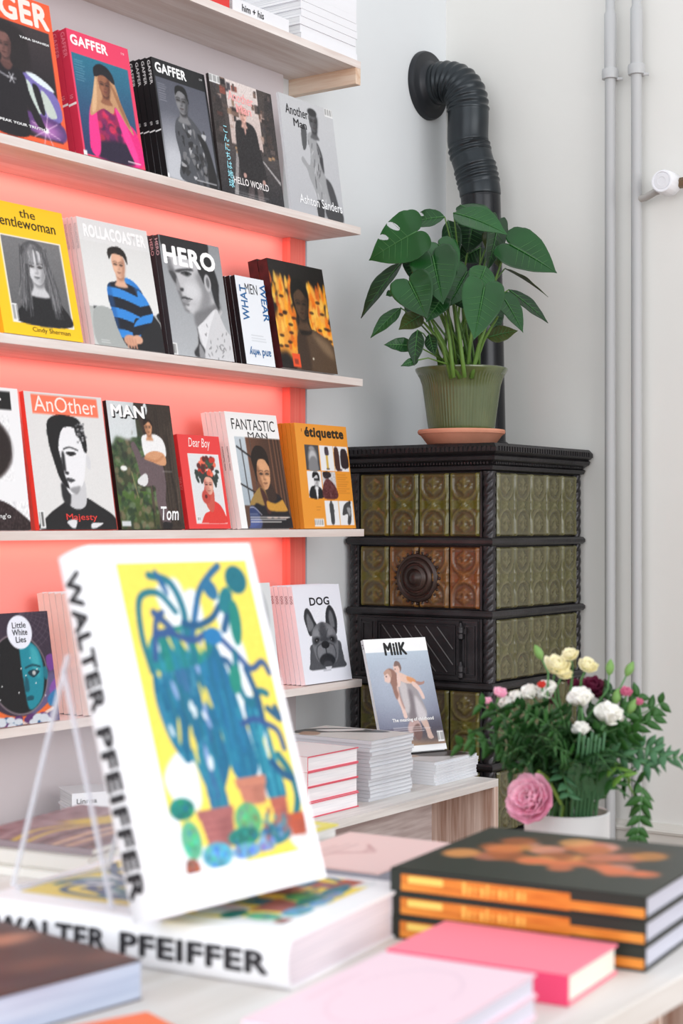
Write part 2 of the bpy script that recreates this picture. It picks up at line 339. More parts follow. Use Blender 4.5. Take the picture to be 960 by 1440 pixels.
for hi, lo in ((2, 3), (3, 4), (4, 5)):
    sp(MB().box(-.071, -.002, .174, .1998, SZ[lo] + .0002, SZ[hi] - TH - .0002), 'upright_post', CORALW)
    sp(MB().box(-.0018, .010, .178, .2190, SZ[lo] + .0002, SZ[hi] - TH - .0002), 'edge_strip', mat('grey_edge', (172, 172, 182), .6))

# ------------------------------------------------------------------ magazines on the shelves
ORD = ['', 'second', 'third', 'fourth', 'fifth', 'sixth', 'seventh', 'eighth']
def book_body(t, w_, h_, th, cover, pages=PAGES, c=.0007, inset=.0015):
    MB().box(c, w_ - inset, c, th - c, inset, h_ - inset).build('page_block', pages, t)
    return MB().box(0, w_, 0, c, 0, h_).box(0, w_, th - c, th, 0, h_).box(0, c, c, th - c, 0, h_).build('cover', cover, t)
def magazine(key, desc, shelf, xl, w_, h_, tilt, th, n, paint, titles, cover, spine=(), step=None, pages=PAGES, y0=.010, res=92, where='', name='magazine'):
    gap = (step or th + .0012)
    grp = 'copies of the ' + desc if n > 1 else None
    wh = where or 'on the %s shelf' % ORD[shelf - 1]
    tl = R(tilt); t = thing(name, (desc + (', front of its stack' if n > 1 else ' ' + wh)), 'magazine', (xl, y0, SZ[shelf] + th * math.sin(tl) + .0004), (-tl, 0, 0), grp)
    book_body(t, w_, h_, th, cover, pages)
    P = Pic(w_, h_, (240, 240, 240), res); paint(P); pr = P.build('cover_print', w_, h_, t)
    for ti, (body, x, y, ww, hh, col, *o) in enumerate(titles):        # x, y of the box's top left corner and its size, as fractions of the cover
        letters('title_lettering', body, ink(col), t, (x * w_, -.0006 - .0002 * ti, (1 - y - hh) * h_), (1, 0, 0), (0, 0, 1), ww * w_, hh * h_, *o)
    for body, z0, ln, hh, col in spine:               # from the top down, as fractions of the height
        if body == '|': mesh('spine_band', [(-.0004, th, (1 - z0) * h_), (-.0004, 0, (1 - z0) * h_), (-.0004, 0, (1 - z0 - ln) * h_), (-.0004, th, (1 - z0 - ln) * h_)], [[0, 1, 2, 3]], ink(col), t)
        else: letters('spine_lettering', body, ink(col), t, (-.0005, th * (.5 + hh / 2), (1 - z0) * h_), (0, 0, -1), (0, -1, 0), ln * h_, th * hh, .01)
    for i in range(1, n):
        lab = ('%s from the front in the stack of ' % ORD[i] if i < n - 1 or n == 2 else 'rearmost, nearest the panel, in the stack of ') + desc
        dup(t, (xl, y0 + gap / math.cos(tl) * i, t.location.z), lab)
    return t
G = lambda v: (v, v, v + 3)

# --- second shelf
def c_nger(p):
    p.rect(0, 0, 1, 1, (255, 96, 52)); p.rect(0, .21, .94, .965, (38, 30, 34)); p.grad(0, .21, .94, .6, (60, 50, 52), (34, 27, 33))
    p.pg([(.55, .54), (.72, .55), (.94, .66), (.94, .82), (.62, .80), (.5, .62)], (120, 108, 178)); p.pg([(.58, .53), (.7, .53), (.86, .58), (.9, .62), (.7, .58)], (225, 235, 240))
    p.pg([(.54, .6), (.62, .6), (.72, .78), (.6, .77)], (200, 212, 205)); p.pg([(.74, .63), (.84, .68), (.9, .79), (.78, .79)], (196, 206, 198)); p.pg([(.64, .61), (.72, .62), (.76, .78), (.70, .78)], (28, 24, 30))
    p.pg([(0, .62), (.1, .68), (.14, .84), (0, .86)], (110, 150, 205)); p.pg([(0, .72), (.12, .76), (.14, .85), (0, .88)], (205, 160, 205)); p.pg([(.45, .8), (.94, .83), (.94, .955), (.45, .9)], (96, 60, 120), .01)
    p.el(.74, .90, .16, .05, (190, 120, 190), .9, .8)
    for a in range(8): p.st([(.74, .90), (.74 + .17 * math.cos(a * .785 + .3), .90 + .13 * math.sin(a * .785 + .3))], .008, (250, 210, 240), .8)
    p.el(.74, .90, .035, .02, (255, 250, 255), .7)
    p.pg([(.12, .35), (.2, .23), (.4, .215), (.6, .26), (.66, .38), (.6, .50), (.2, .5), (.1, .44)], (34, 27, 29), .02); p.head(.36, .385, .082, (122, 84, 78), (56, 38, 38), turn=-.3, shade=1)
    p.pg([(.1, .3), (.26, .3), (.24, .44), (.28, .52), (.1, .52)], (32, 25, 27), .02); p.pg([(.48, .28), (.62, .3), (.64, .5), (.44, .52), (.5, .42)], (34, 27, 29), .02)
    p.pg([(.12, .58), (.22, .52), (.34, .515), (.46, .52), (.56, .56), (.6, .68), (.7, .82), (.74, .9), (.64, .88), (.54, .76), (.52, .97), (.12, .97), (.14, .76)], (27, 22, 28), .004)
    p.pg([(.29, .5), (.42, .5), (.4, .545), (.33, .545)], (96, 64, 60), .006); p.noise(0, .21, .94, .965, 4)
    p.st([(.2, .565), (.28, .585), (.36, .60)], .018, (180, 180, 186), .7); [p.st([(.40, .6), (.40 + .05 * math.cos(a), .6 + .035 * math.sin(a))], .011, (205, 205, 210), .9) for a in np.arange(6) * 1.05]
magazine('nger', 'orange bordered magazine with woman in black before a purple car', 2, -1.305, .233, .318, 10.5, .010, 1, c_nger,
         [('NGER', .10, .018, .865, .175, (255, 236, 228), .03), ('YARA SHAHIDI', .56, .285, .36, .016, (250, 250, 250), .02), ('SPEAK YOUR TRUTH', .16, .895, .56, .018, (250, 250, 250), .02)], ink((250, 92, 60)), [], y0=.004)
def c_gp(p):
    p.rect(0, 0, 1, 1, (238, 62, 102)); p.grad(.035, .185, .94, .985, (38, 116, 142), (46, 50, 96)); p.rect(.035, .2, .1, .2, (0, 0, 0))
    p.lines(.06, .24, .24, 9, (150, 190, 205), .02)
    p.pg([(.36, .46), (.66, .46), (.78, .62), (.94, .72), (.94, .985), (.2, .985), (.16, .78), (.22, .6)], (236, 34, 128)); p.pg([(.36, .5), (.62, .5), (.66, .8), (.6, .985), (.4, .985), (.3, .8)], (150, 26, 84))
    for i in range(26): p.el(random.uniform(.32, .66), random.uniform(.52, .95), .05, .03, random.choice([(60, 22, 70), (225, 40, 90), (110, 26, 90), (200, 40, 70)]), .6, .8)
    p.pg([(.3, .86), (.75, .82), (.8, .985), (.25, .985)], (36, 24, 52), .02); p.pg([(.62, .55), (.74, .62), (.9, .9), (.86, .985), (.72, .8)], (250, 60, 150), .01); p.pg([(.2, .62), (.3, .56), (.3, .9), (.2, .985), (.14, .85)], (250, 50, 140), .01)
    p.pg([(.4, .27), (.5, .25), (.66, .33), (.74, .5), (.88, .72), (.8, .68), (.64, .54), (.58, .6), (.42, .58), (.2, .66), (.3, .46), (.36, .33)], (196, 148, 108)); p.pg([(.6, .36), (.7, .44), (.84, .68), (.74, .6)], (160, 110, 76), .006); p.pg([(.34, .38), (.38, .36), (.32, .58), (.24, .62)], (222, 178, 136), .006)
    p.head(.5, .38, .088, (150, 96, 70), (70, 36, 30), turn=.1, shade=1, lip=(120, 56, 56))
    p.pg([(.36, .33), (.36, .26), (.46, .215), (.58, .225), (.66, .28), (.67, .35), (.5, .30)], (22, 20, 28)); p.noise(.03, .18, .95, .99, 6)
    p.rect(.0, .96, .06, 1, (240, 240, 240)); p.rect(.72, .955, .93, .967, (240, 220, 230), .8)
magazine('gaffp', 'pink framed magazine showing a black beret', 2, -1.020, .194, .283, 11, .0225, 2, c_gp,
         [('GAFFER', .04, .035, .6, .085, (252, 250, 250), .03), ('10', .87, .05, .05, .018, (250, 220, 230))], ink((214, 44, 76)),
         [('GAFFER', .02, .2, .5, (240, 130, 150)), ('|', .585, .018, 1, (250, 240, 240)), ('10', .52, .03, .4, (240, 150, 165))])
def c_gb(p):
    p.rect(0, 0, 1, 1, (24, 24, 28)); p.grad(.03, .16, .96, .985, (84, 86, 98), (118, 120, 130)); p.el(.2, .9, .35, .3, (200, 202, 208), 1.2, .9); p.lines(.06, .21, .22, 8, (190, 190, 200), .02)
    p.pg([(.4, .44), (.55, .42), (.72, .5), (.84, .6), (.92, .8), (.94, .985), (.28, .985), (.3, .8), (.26, .62), (.3, .5)], (76, 78, 84))
    for i in range(60): p.pg([(x := random.uniform(.28, .8), y := random.uniform(.5, .97)), (x + random.uniform(.03, .1), y + random.uniform(-.02, .03)), (x + random.uniform(0, .05), y + random.uniform(.03, .08))], random.choice([G(34), G(44), G(176), G(210), G(120), G(60)]), .003, .85)
    p.pg([(.68, .56), (.84, .62), (.93, .82), (.94, .985), (.78, .985), (.8, .76)], G(30), .006)
    p.head(.47, .31, .105, G(126), G(40), turn=-.25, shade=1); p.pg([(.36, .27), (.38, .2), (.47, .175), (.58, .2), (.6, .32), (.55, .25), (.44, .225)], G(16)); p.noise(.03, .16, .96, .98, 5)
    p.rect(.55, .955, .93, .965, G(210), .7); p.rect(.0, .96, .04, 1, G(240))
magazine('gaffb', 'black framed magazine with crumpled monochrome jacket', 2, -.750, .188, .285, 10.5, .0165, 4, c_gb,
         [('GAFFER', .045, .03, .58, .088, (250, 250, 250), .03), ('09', .88, .05, .06, .018, (190, 190, 190))], ink((22, 22, 25)),
         [('GAFFER', .02, .2, .5, (235, 235, 235)), ('|', .60, .012, 1, (240, 240, 240)), ('09', .525, .03, .45, (220, 220, 220))])
def c_hw(p):
    p.rect(0, 0, 1, 1, (70, 62, 60)); p.grad(.25, 0, .75, .55, (226, 214, 210), (196, 176, 170))
    for i in range(70):
        sd = random.choice((0, 1)); y = random.uniform(.0, .62); x = random.uniform(0, .36) if sd == 0 else random.uniform(.6, .95)
        p.rect(x, y, x + random.uniform(.03, .1), y + random.uniform(.02, .08), random.choice([(50, 40, 40), (110, 84, 72), (150, 120, 100), (88, 74, 70), (60, 54, 60), (176, 150, 140), (36, 32, 34), (140, 74, 62)]), .9)
    p.pg([(0, .12), (.14, .2), (.2, .6), (0, .66)], (44, 38, 38), .01, .6); p.pg([(1, .05), (.86, .1), (.82, .56), (1, .6)], (40, 36, 38), .01, .6)
    p.grad(0, .58, 1, 1, (74, 68, 68), (40, 38, 42)); p.pg([(.3, .62), (.34, .62), (.26, .98), (.2, .98)], (170, 165, 165), .002, .8, False); p.pg([(.66, .6), (.68, .6), (.98, .78), (.98, .81)], (200, 195, 195), .002, .8, False)
    for i in range(14): p.rect((x := random.uniform(.05, .9)), (y := random.uniform(.52, .62)), x + .05, y + .025, random.choice([(190, 150, 110), (40, 36, 38), (220, 180, 140)]), .8)
    p.pg([(.4, .33), (.56, .33), (.66, .38), (.7, .55), (.76, .8), (.7, .84), (.66, .95), (.4, .95), (.4, .86), (.34, .8), (.32, .55), (.34, .38)], (34, 31, 34))
    p.pg([(.44, .9), (.52, .88), (.5, 1), (.42, 1)], (80, 70, 72)); p.pg([(.58, .88), (.66, .9), (.66, 1), (.58, 1)], (96, 84, 84)); p.el(.40, .80, .025, .022, (190, 150, 140), .3); p.el(.70, .82, .025, .022, (190, 150, 140), .3)
    p.head(.48, .28, .06, (222, 176, 160), (160, 110, 100), turn=0, shade=-1); p.pg([(.41, .27), (.41, .22), (.48, .205), (.55, .22), (.55, .28), (.48, .235)], (206, 150, 140)); p.pg([(.47, .35), (.5, .35), (.5, .42), (.48, .44)], (190, 150, 140)); p.noise(0, 0, 1, 1, 7, 2)
    p.barcode(.0, .0, .17, .075); p.lines(.2, .955, .9, 2, (220, 220, 220), .02)
magazine('hello', 'street scene magazine with figure in long black coat', 2, -.556, .243, .291, 8.6, .008, 1, c_hw,
         [('Another', .27, .09, .40, .085, (255, 176, 176), .008), ('Man', .38, .19, .24, .075, (255, 176, 176), .008), ('HELLO WORLD', .20, .835, .56, .06, (246, 240, 240), .01),
          ('こ\nん\nに\nち\nは\n地\n球', .115, .42, .085, .52, (160, 226, 240), .01)], ink((52, 46, 46)), [])
def c_as(p):
    p.rect(0, 0, 1, 1, (206, 207, 210)); p.grad(0, 0, 1, 1, (200, 201, 204), (186, 187, 192)); s_ = .0
    p.pg([(.46, .30), (.56, .26), (.62, .32), (.68, .42), (.68, .56), (.74, .64), (.84, .70), (.92, .9), (.95, .97), (.72, .98), (.5, .98), (.5, .8), (.42, .68), (.38, .6), (.3, .54), (.33, .5), (.44, .56), (.48, .44)], (160, 161, 164), .003)
    p.pg([(.36, .24), (.42, .22), (.45, .28), (.42, .4), (.36, .44), (.34, .36)], (82, 83, 86), .004); p.pg([(.62, .34), (.7, .44), (.7, .6), (.64, .5)], (60, 60, 64), .008); p.pg([(.72, .65), (.84, .70), (.92, .92), (.8, .9)], (70, 70, 74), .006)
    for i in range(46): p.st([(x := random.uniform(.46, .68), y := random.uniform(.34, .94)), (x + random.uniform(-.03, .05), y + random.uniform(.03, .09))], .012, random.choice([G(216), G(150), G(72), G(180)]), .7)
    p.pg([(.5, .86), (.62, .86), (.6, 1), (.5, 1)], G(56)); p.pg([(.66, .9), (.95, .9), (.95, 1), (.7, 1)], G(64), .006)
    p.head(.60, .165, .085, G(92), G(34), turn=.1, shade=1); p.el(.595, .085, .085, .035, G(48), .3); p.noise(0, 0, 1, 1, 3); p.barcode(.84, .0, 1, .075)
magazine('ashton', 'pale grey magazine with a draped standing figure in monochrome', 2, -.284, .232, .304, 8, .007, 1, c_as,
         [('Another', .095, .075, .41, .085, (30, 30, 34), .006), ('Man', .22, .185, .24, .07, (30, 30, 34), .006), ('Ashton Sanders', .17, .835, .80, .08, (250, 250, 252), .008)], ink((232, 232, 236)), [])

# --- third shelf
def c_gw(p):
    p.rect(0, 0, 1, 1, (255, 204, 28)); p.rect(.135, .255, .90, .905, (246, 240, 226)); p.rect(.15, .265, .885, .895, (110, 110, 112)); p.grad(.15, .265, .885, .895, (120, 120, 122), (96, 96, 98))
    p.pg([(.42, .3), (.55, .27), (.68, .33), (.74, .5), (.78, .7), (.86, .895), (.2, .895), (.3, .72), (.34, .5), (.36, .36)], G(88)); p.pg([(.34, .74), (.6, .66), (.82, .76), (.86, .895), (.2, .895)], G(30), .004)
    p.head(.535, .47, .125, G(206), G(124), turn=-.1, shade=1, lip=G(110))
    for i in range(150):
        t = random.random(); sd = random.choice((-1, 1)); x = .535 + sd * (.10 + .10 * random.random()); y = .36 + random.random() * .1
        p.st([(x - sd * .03, y - .05), (x, y + .1), (x + sd * random.uniform(0, .08), y + random.uniform(.25, .42))], .007, random.choice([G(60), G(150), G(176), G(104), G(44)]), .6, True)
    for i in range(36): x = random.uniform(-.13, .13); p.st([(.535 + x * .3, .30), (.535 + x, .37), (.535 + x * 1.25, .45)], .009, random.choice([G(70), G(160), G(120), G(96)]), .7, True)
    p.noise(.15, .265, .885, .895, 6); p.barcode(.15, .77, .21, .895)
magazine('gentle', 'yellow magazine with long haired woman portrait', 3, -1.248, .226, .288, 13, .012, 2, c_gw,
         [('the', .43, .035, .20, .065, (40, 34, 22), .004), ('gentlewoman', .10, .105, .77, .105, (40, 34, 22), .004), ('Cindy Sherman', .36, .93, .48, .045, (60, 50, 24))], ink((240, 178, 20)), [])
def c_ro(p):
    p.rect(0, 0, 1, 1, (226, 226, 226)); p.grad(0, .18, 1, .68, (222, 222, 221), (232, 232, 230)); p.grad(0, .7, 1, 1, (186, 188, 186), (206, 208, 206)); p.pg([(.06, .695), (.35, .7), (.35, .72), (.06, .715)], (60, 64, 66), 0, 1, False); p.pg([(.06, .72), (.34, .72), (.5, 1), (.06, 1)], (170, 174, 172))
    p.pg([(.5, .88), (.6, .72), (.8, .66), (.96, .74), (1, .82), (1, 1), (.5, 1)], (34, 34, 38)); p.pg([(.95, .7), (1, .68), (1, .76)], (34, 34, 38))
    B, K = (52, 138, 220), (24, 28, 40)
    body = [(.42, .47), (.5, .44), (.62, .43), (.74, .48), (.82, .58), (.86, .7), (.78, .76), (.66, .74), (.6, .78), (.58, .9), (.46, .98), (.36, .86), (.32, .74), (.28, .6), (.31, .5)]
    def stripes():
        p.rect(.2, .4, 1, 1, B); [p.pg([(.2, y), (.5, y + .005), (.95, y + .10), (.95, y + .10 + h), (.5, y + h + .015), (.2, y + h)], K, .002) for y, h in ((.455, .06), (.60, .075), (.765, .075), (.92, .05))]
        p.pg([(.62, .44), (.76, .5), (.80, .62), (.74, .60), (.68, .5)], (40, 116, 196), .012, .6); p.pg([(.3, .5), (.34, .5), (.38, .8), (.34, .9), (.28, .7)], (30, 90, 160), .012, .5)
    p.clip(body, stripes)
    def sleeve(): p.rect(.4, .5, 1, 1, B); [p.pg([(.5, y), (1, y - .10), (1, y - .04), (.5, y + .06)], K, .002) for y in (.70, .84)]
    p.clip([(.72, .52), (.82, .56), (.90, .68), (.86, .76), (.72, .84), (.62, .92), (.56, .88), (.62, .78), (.76, .70), (.72, .62)], sleeve)
    p.el(.52, .93, .10, .045, (214, 160, 132), .2); p.el(.62, .915, .07, .035, (222, 170, 142), .2); [p.st([(.46 + i * .04, .92), (.47 + i * .04, .985)], .022, (206, 150, 124), .9) for i in range(4)]
    p.head(.50, .335, .098, (226, 178, 150), (170, 116, 92), turn=-.1, shade=1); p.pg([(.38, .30), (.37, .23), (.44, .195), (.56, .19), (.63, .24), (.63, .32), (.58, .26), (.44, .25)], (34, 28, 26)); p.noise(0, 0, 1, 1, 2.5)
    p.lines(.1, .955, .25, 2, (240, 240, 240), .015)
magazine('rolla', 'white magazine with blue black striped jumper', 3, -.986, .226, .286, 11.5, .0125, 4, c_ro,
         [('ROLLACOASTER', .07, .045, .88, .105, (252, 252, 252), .04)], ink((236, 226, 226)), [('ROLLACOASTER', .05, .2, .5, (200, 196, 198))])
def c_he(p):
    p.grad(0, 0, 1, 1, (146, 149, 153), (182, 185, 189)); p.pg([(.06, -.02), (.74, -.02), (.80, .10), (.86, .22), (.9, .34), (.88, .44), (.86, .56), (.80, .50), (.74, .34), (.62, .22), (.4, .2), (.14, .22), (.09, .2)], G(38), .008)
    F_ = [(.10, .19), (.3, .16), (.56, .19), (.66, .26), (.70, .36), (.74, .44), (.80, .52), (.90, .58), (.7, .70), (.46, .76), (.43, .66), (.39, .625), (.31, .625), (.26, .585), (.245, .54), (.255, .515), (.225, .50), (.225, .465), (.185, .445), (.165, .40), (.15, .36), (.11, .31), (.095, .26)]
    p.pg(F_, G(196), .003); p.pg([(.10, .2), (.16, .2), (.2, .3), (.24, .42), (.3, .56), (.36, .62), (.28, .61), (.22, .5), (.17, .4), (.1, .3)], G(104), .014, .85); p.pg([(.52, .3), (.66, .27), (.74, .44), (.7, .56), (.56, .62), (.48, .62), (.56, .52), (.6, .42)], G(132), .03, .8)
    p.pg([(.42, .63), (.6, .58), (.84, .5), (.88, .56), (.66, .66), (.46, .76)], G(112), .02, .85); p.el(.43, .44, .12, .07, G(222), .9, .7); p.el(.3, .23, .14, .05, G(220), .9, .6); p.el(.36, .585, .07, .022, G(206), .8, .7)
    p.pg([(.58, .24), (.72, .24), (.80, .30), (.80, .38), (.72, .36), (.70, .30), (.66, .36), (.62, .31)], G(40), .006); p.el(.715, .345, .055, .075, G(190), .2); p.el(.72, .34, .028, .045, G(110), .5); p.pg([(.78, .36), (.84, .38), (.86, .56), (.80, .5)], G(44), .008)
    p.pg([(.20, .285), (.3, .262), (.46, .245), (.50, .262), (.36, .275), (.24, .30)], G(64), .006); p.pg([(.28, .298), (.38, .278), (.46, .29), (.40, .318), (.32, .312)], G(86), .008); p.el(.385, .296, .03, .012, G(26), .4); p.st([(.3, .298), (.38, .282), (.46, .292)], .012, G(44), 1, True)
    p.pg([(.10, .30), (.16, .295), (.21, .33), (.22, .39), (.17, .385), (.12, .33)], G(70), .010); p.pg([(.21, .34), (.245, .40), (.26, .44), (.22, .455), (.19, .43)], G(150), .010); p.pg([(.245, .43), (.3, .425), (.29, .45), (.25, .452)], G(52), .006)
    p.pg([(.245, .505), (.30, .49), (.36, .50), (.43, .505), (.36, .515), (.27, .512)], G(96), .003); p.st([(.25, .512), (.33, .508), (.42, .508)], .010, G(44), 1, True); p.pg([(.255, .52), (.34, .518), (.40, .515), (.34, .545), (.27, .545)], G(150), .004); p.pg([(.28, .555), (.36, .55), (.34, .57)], G(110), .010)
    p.pg([(.44, .75), (.56, .68), (.78, .56), (.84, .6), (.92, .72), (1, .80), (1.02, 1.02), (.38, 1.02), (.36, .98), (.42, .86)], G(212), .003); p.pg([(.46, .74), (.62, .66), (.78, .57), (.66, .72), (.52, .92), (.49, .84)], G(228), .003); p.pg([(.44, .74), (.46, .86), (.52, .93), (.46, .99), (.36, .99), (.34, .95), (.42, .88)], G(54), .006); p.pg([(.44, .88), (.5, .94), (.5, 1), (.42, 1)], G(150), .006)
    for i in range(24): p.st([(x := random.uniform(.54, .95), y := random.uniform(.7, .98)), (x + random.uniform(-.03, .03), y + random.uniform(.005, .025))], .012, G(110), .8)
    p.noise(0, 0, 1, 1, 4); p.barcode(.0, .90, .07, 1)
magazine('hero', 'grey magazine with large profile portrait', 3, -.729, .218, .282, 10, .0145, 3, c_he,
         [('HERO', .035, .075, .86, .165, (255, 255, 255), .035)], ink((60, 58, 62)), [('HERO', .03, .14, .6, (230, 190, 195))])
def c_wm(p): p.rect(0, 0, 1, 1, (236, 240, 246)); p.lines(.3, .66, .82, 3, (180, 184, 190), .03, .012)
wm = magazine('wmw', 'small white paperback with blue lettering', 3, -.464, .114, .220, 10, .014, 3, c_wm,
         [('MEN', .30, .075, .42, .115, (36, 36, 40))], ink((26, 26, 30)), [], name='paperback', res=50)
_t = wm
for body, ox, oz, ru, uu, ww, hh in (('WHAT', .10, .50, (0, 0, 1), (-1, 0, 0), .088, .026), ('WEAR', .86, .945, (0, 0, -1), (1, 0, 0), .095, .024), ('and why', .90, .11, (-1, 0, 0), (0, 0, -1), .085, .026)):
    letters('title_lettering', body, ink((44, 104, 160)), _t, (ox * .114 + (.026 if body == 'WHAT' else (-.006 if body == 'WEAR' else 0)), -.0008, oz * .22 if body != 'and why' else .045), ru, uu, ww, hh, .012)
def c_fi(p):
    p.rect(0, 0, 1, 1, (30, 24, 24)); p.pg([(.10, .16), (.2, .18), (.27, .34), (.34, .5), (.38, .72), (.30, .94), (.12, .84), (.0, .84), (.0, .56), (.10, .42)], (238, 158, 60), .03); p.pg([(.60, .26), (.74, .18), (.90, .42), (1, .6), (1, .74), (.86, .68), (.68, .58), (.6, .42)], (244, 170, 72), .02)
    for i in range(120):
        sd = random.random(); x = random.uniform(.0, .36) if sd < .5 else random.uniform(.58, .98); y = random.uniform(.16, .80) if x < .4 else random.uniform(.2, .68); t = random.random()
        p.pg([(x, y - .07), (x + .03, y), (x + .015, y + .04), (x - .02, y + .04), (x - .025, y)], random.choice([(255, 170, 40), (240, 120, 24), (255, 206, 90), (250, 190, 80), (214, 100, 34)]), .006, .8)
    p.blur(1)
    for i in range(22): x = random.choice((random.uniform(0, .34), random.uniform(.6, 1))); y = random.uniform(.3, .85); p.el(x, y, .04, .015, (40, 24, 20), .5, .75)
    p.pg([(.3, .95), (.34, .7), (.44, .6), (.62, .6), (.84, .66), (1, .76), (1, 1), (.28, 1)], (86, 66, 50), .004); p.pg([(.62, .64), (.9, .72), (.98, .86), (.8, .8)], (128, 104, 80), .03); p.pg([(.36, .68), (.5, .64), (.52, 1), (.34, 1)], (64, 48, 38), .02)
    p.pg([(.36, .2), (.46, .12), (.6, .16), (.66, .3), (.6, .5), (.62, .64), (.42, .66), (.4, .5), (.34, .34)], (36, 28, 24), .006); p.head(.5, .38, .135, (84, 62, 46), (40, 30, 24), turn=0, shade=1); p.pg([(.36, .3), (.38, .18), (.5, .13), (.62, .2), (.63, .32), (.5, .24)], (24, 20, 18), .006); p.noise(0, 0, 1, 1, 5)
    p.el(.58, .88, .014, .012, (220, 210, 190), .4); p.rect(.20, .855, .335, .975, (236, 84, 44)); p.rect(.235, .905, .3, .95, (120, 50, 40), .7)
magazine('fire', 'dark magazine with orange flames', 3, -.320, .236, .280, 10.5, .029, 2, c_fi, [], mat('fire_cover', (84, 30, 34), .45, rgb2=(52, 22, 26), nscale=30), [], step=.0305)

# --- fourth shelf
def c_r(p):
    p.rect(0, 0, 1, 1, (240, 240, 242)); p.rect(.3, .03, .9, .16, (26, 26, 28)); p.el(.42, .43, .44, .25, (40, 30, 30), .12); p.noise(.1, .2, .86, .66, 10, 2)
    a = p.a; p.rect(.86, .2, 1, .66, (240, 240, 242)); p.rect(0, .2, .1, .6, (240, 240, 242))
    p.el(.42, .43, .44, .25, (40, 30, 30), .15, .7); p.head(.4, .5, .16, (120, 74, 62), (70, 40, 36), turn=.1, shade=1); p.pg([(.0, .9), (.2, .8), (.6, .78), (.86, .86), (.98, 1), (0, 1)], (48, 34, 36)); p.noise(0, .8, 1, 1, 14, 2)
magazine('r', 'white magazine with dark haired person, cut off by the frame edge', 4, -1.408, .230, .293, 8, .008, 1, c_r,
         [('Another', .32, .04, .47, .105, (250, 250, 250), .004), ("Ming'o", .55, .885, .22, .04, (246, 246, 246))], ink((226, 226, 228)), [], y0=.006)
def c_an(p):
    p.rect(0, 0, 1, 1, (226, 225, 224)); p.rect(.085, .02, .93, .16, (255, 124, 92))
    p.pg([(.12, .9), (.3, .82), (.42, .78), (.62, .76), (.8, .82), (.98, .9), (1, 1), (.05, 1)], G(30)); p.pg([(.36, .6), (.62, .62), (.64, .78), (.58, .84), (.46, .84), (.36, .76)], G(206)); p.pg([(.34, .66), (.44, .72), (.42, .82), (.34, .78)], G(40), .006)
    p.pg([(.3, .2), (.5, .17), (.68, .22), (.72, .36), (.68, .52), (.62, .66), (.5, .735), (.42, .72), (.36, .6), (.3, .46)], G(238)); p.el(.72, .50, .03, .055, G(216), .2)
    p.pg([(.24, .36), (.25, .22), (.36, .165), (.52, .16), (.66, .19), (.72, .3), (.72, .42), (.68, .42), (.65, .34), (.6, .3), (.58, .25), (.46, .25), (.4, .3), (.36, .4), (.38, .5), (.40, .6), (.44, .70), (.34, .64), (.28, .5)], G(24))
    for i in range(30): p.el(random.uniform(.6, .73), random.uniform(.21, .36), .014, .008, random.choice([G(200), G(120), G(60)]), .5, .8)
    p.pg([(.44, .435), (.52, .425), (.58, .44), (.5, .46)], G(34), .002); p.st([(.42, .41), (.5, .395), (.6, .415)], .014, G(50), 1, True); p.pg([(.39, .44), (.42, .44), (.42, .57), (.38, .55)], G(40), .008); p.el(.43, .585, .025, .012, G(40), .5)
    p.pg([(.40, .625), (.46, .62), (.52, .635), (.46, .655)], G(90), .002); p.st([(.39, .635), (.52, .637)], .008, G(30)); p.pg([(.44, .70), (.58, .68), (.52, .74)], G(120), .01, .7)
    p.pg([(.36, .94), (.48, .92), (.46, .98), (.42, .985)], G(226), .002); p.pg([(.68, .95), (.82, .95), (.72, .985), (.66, .985)], G(226), .002); p.barcode(.02, .86, .085, .985); p.noise(0, .17, 1, 1, 3)
magazine('another', 'white magazine with high contrast portrait and salmon title box', 4, -1.150, .232, .292, 9.5, .0125, 1, c_an,
         [('AnOther', .11, .025, .80, .115, (255, 238, 230), -.004), ('Majesty', .35, .885, .40, .06, (226, 66, 60), .006)], ink((236, 72, 60)), [])
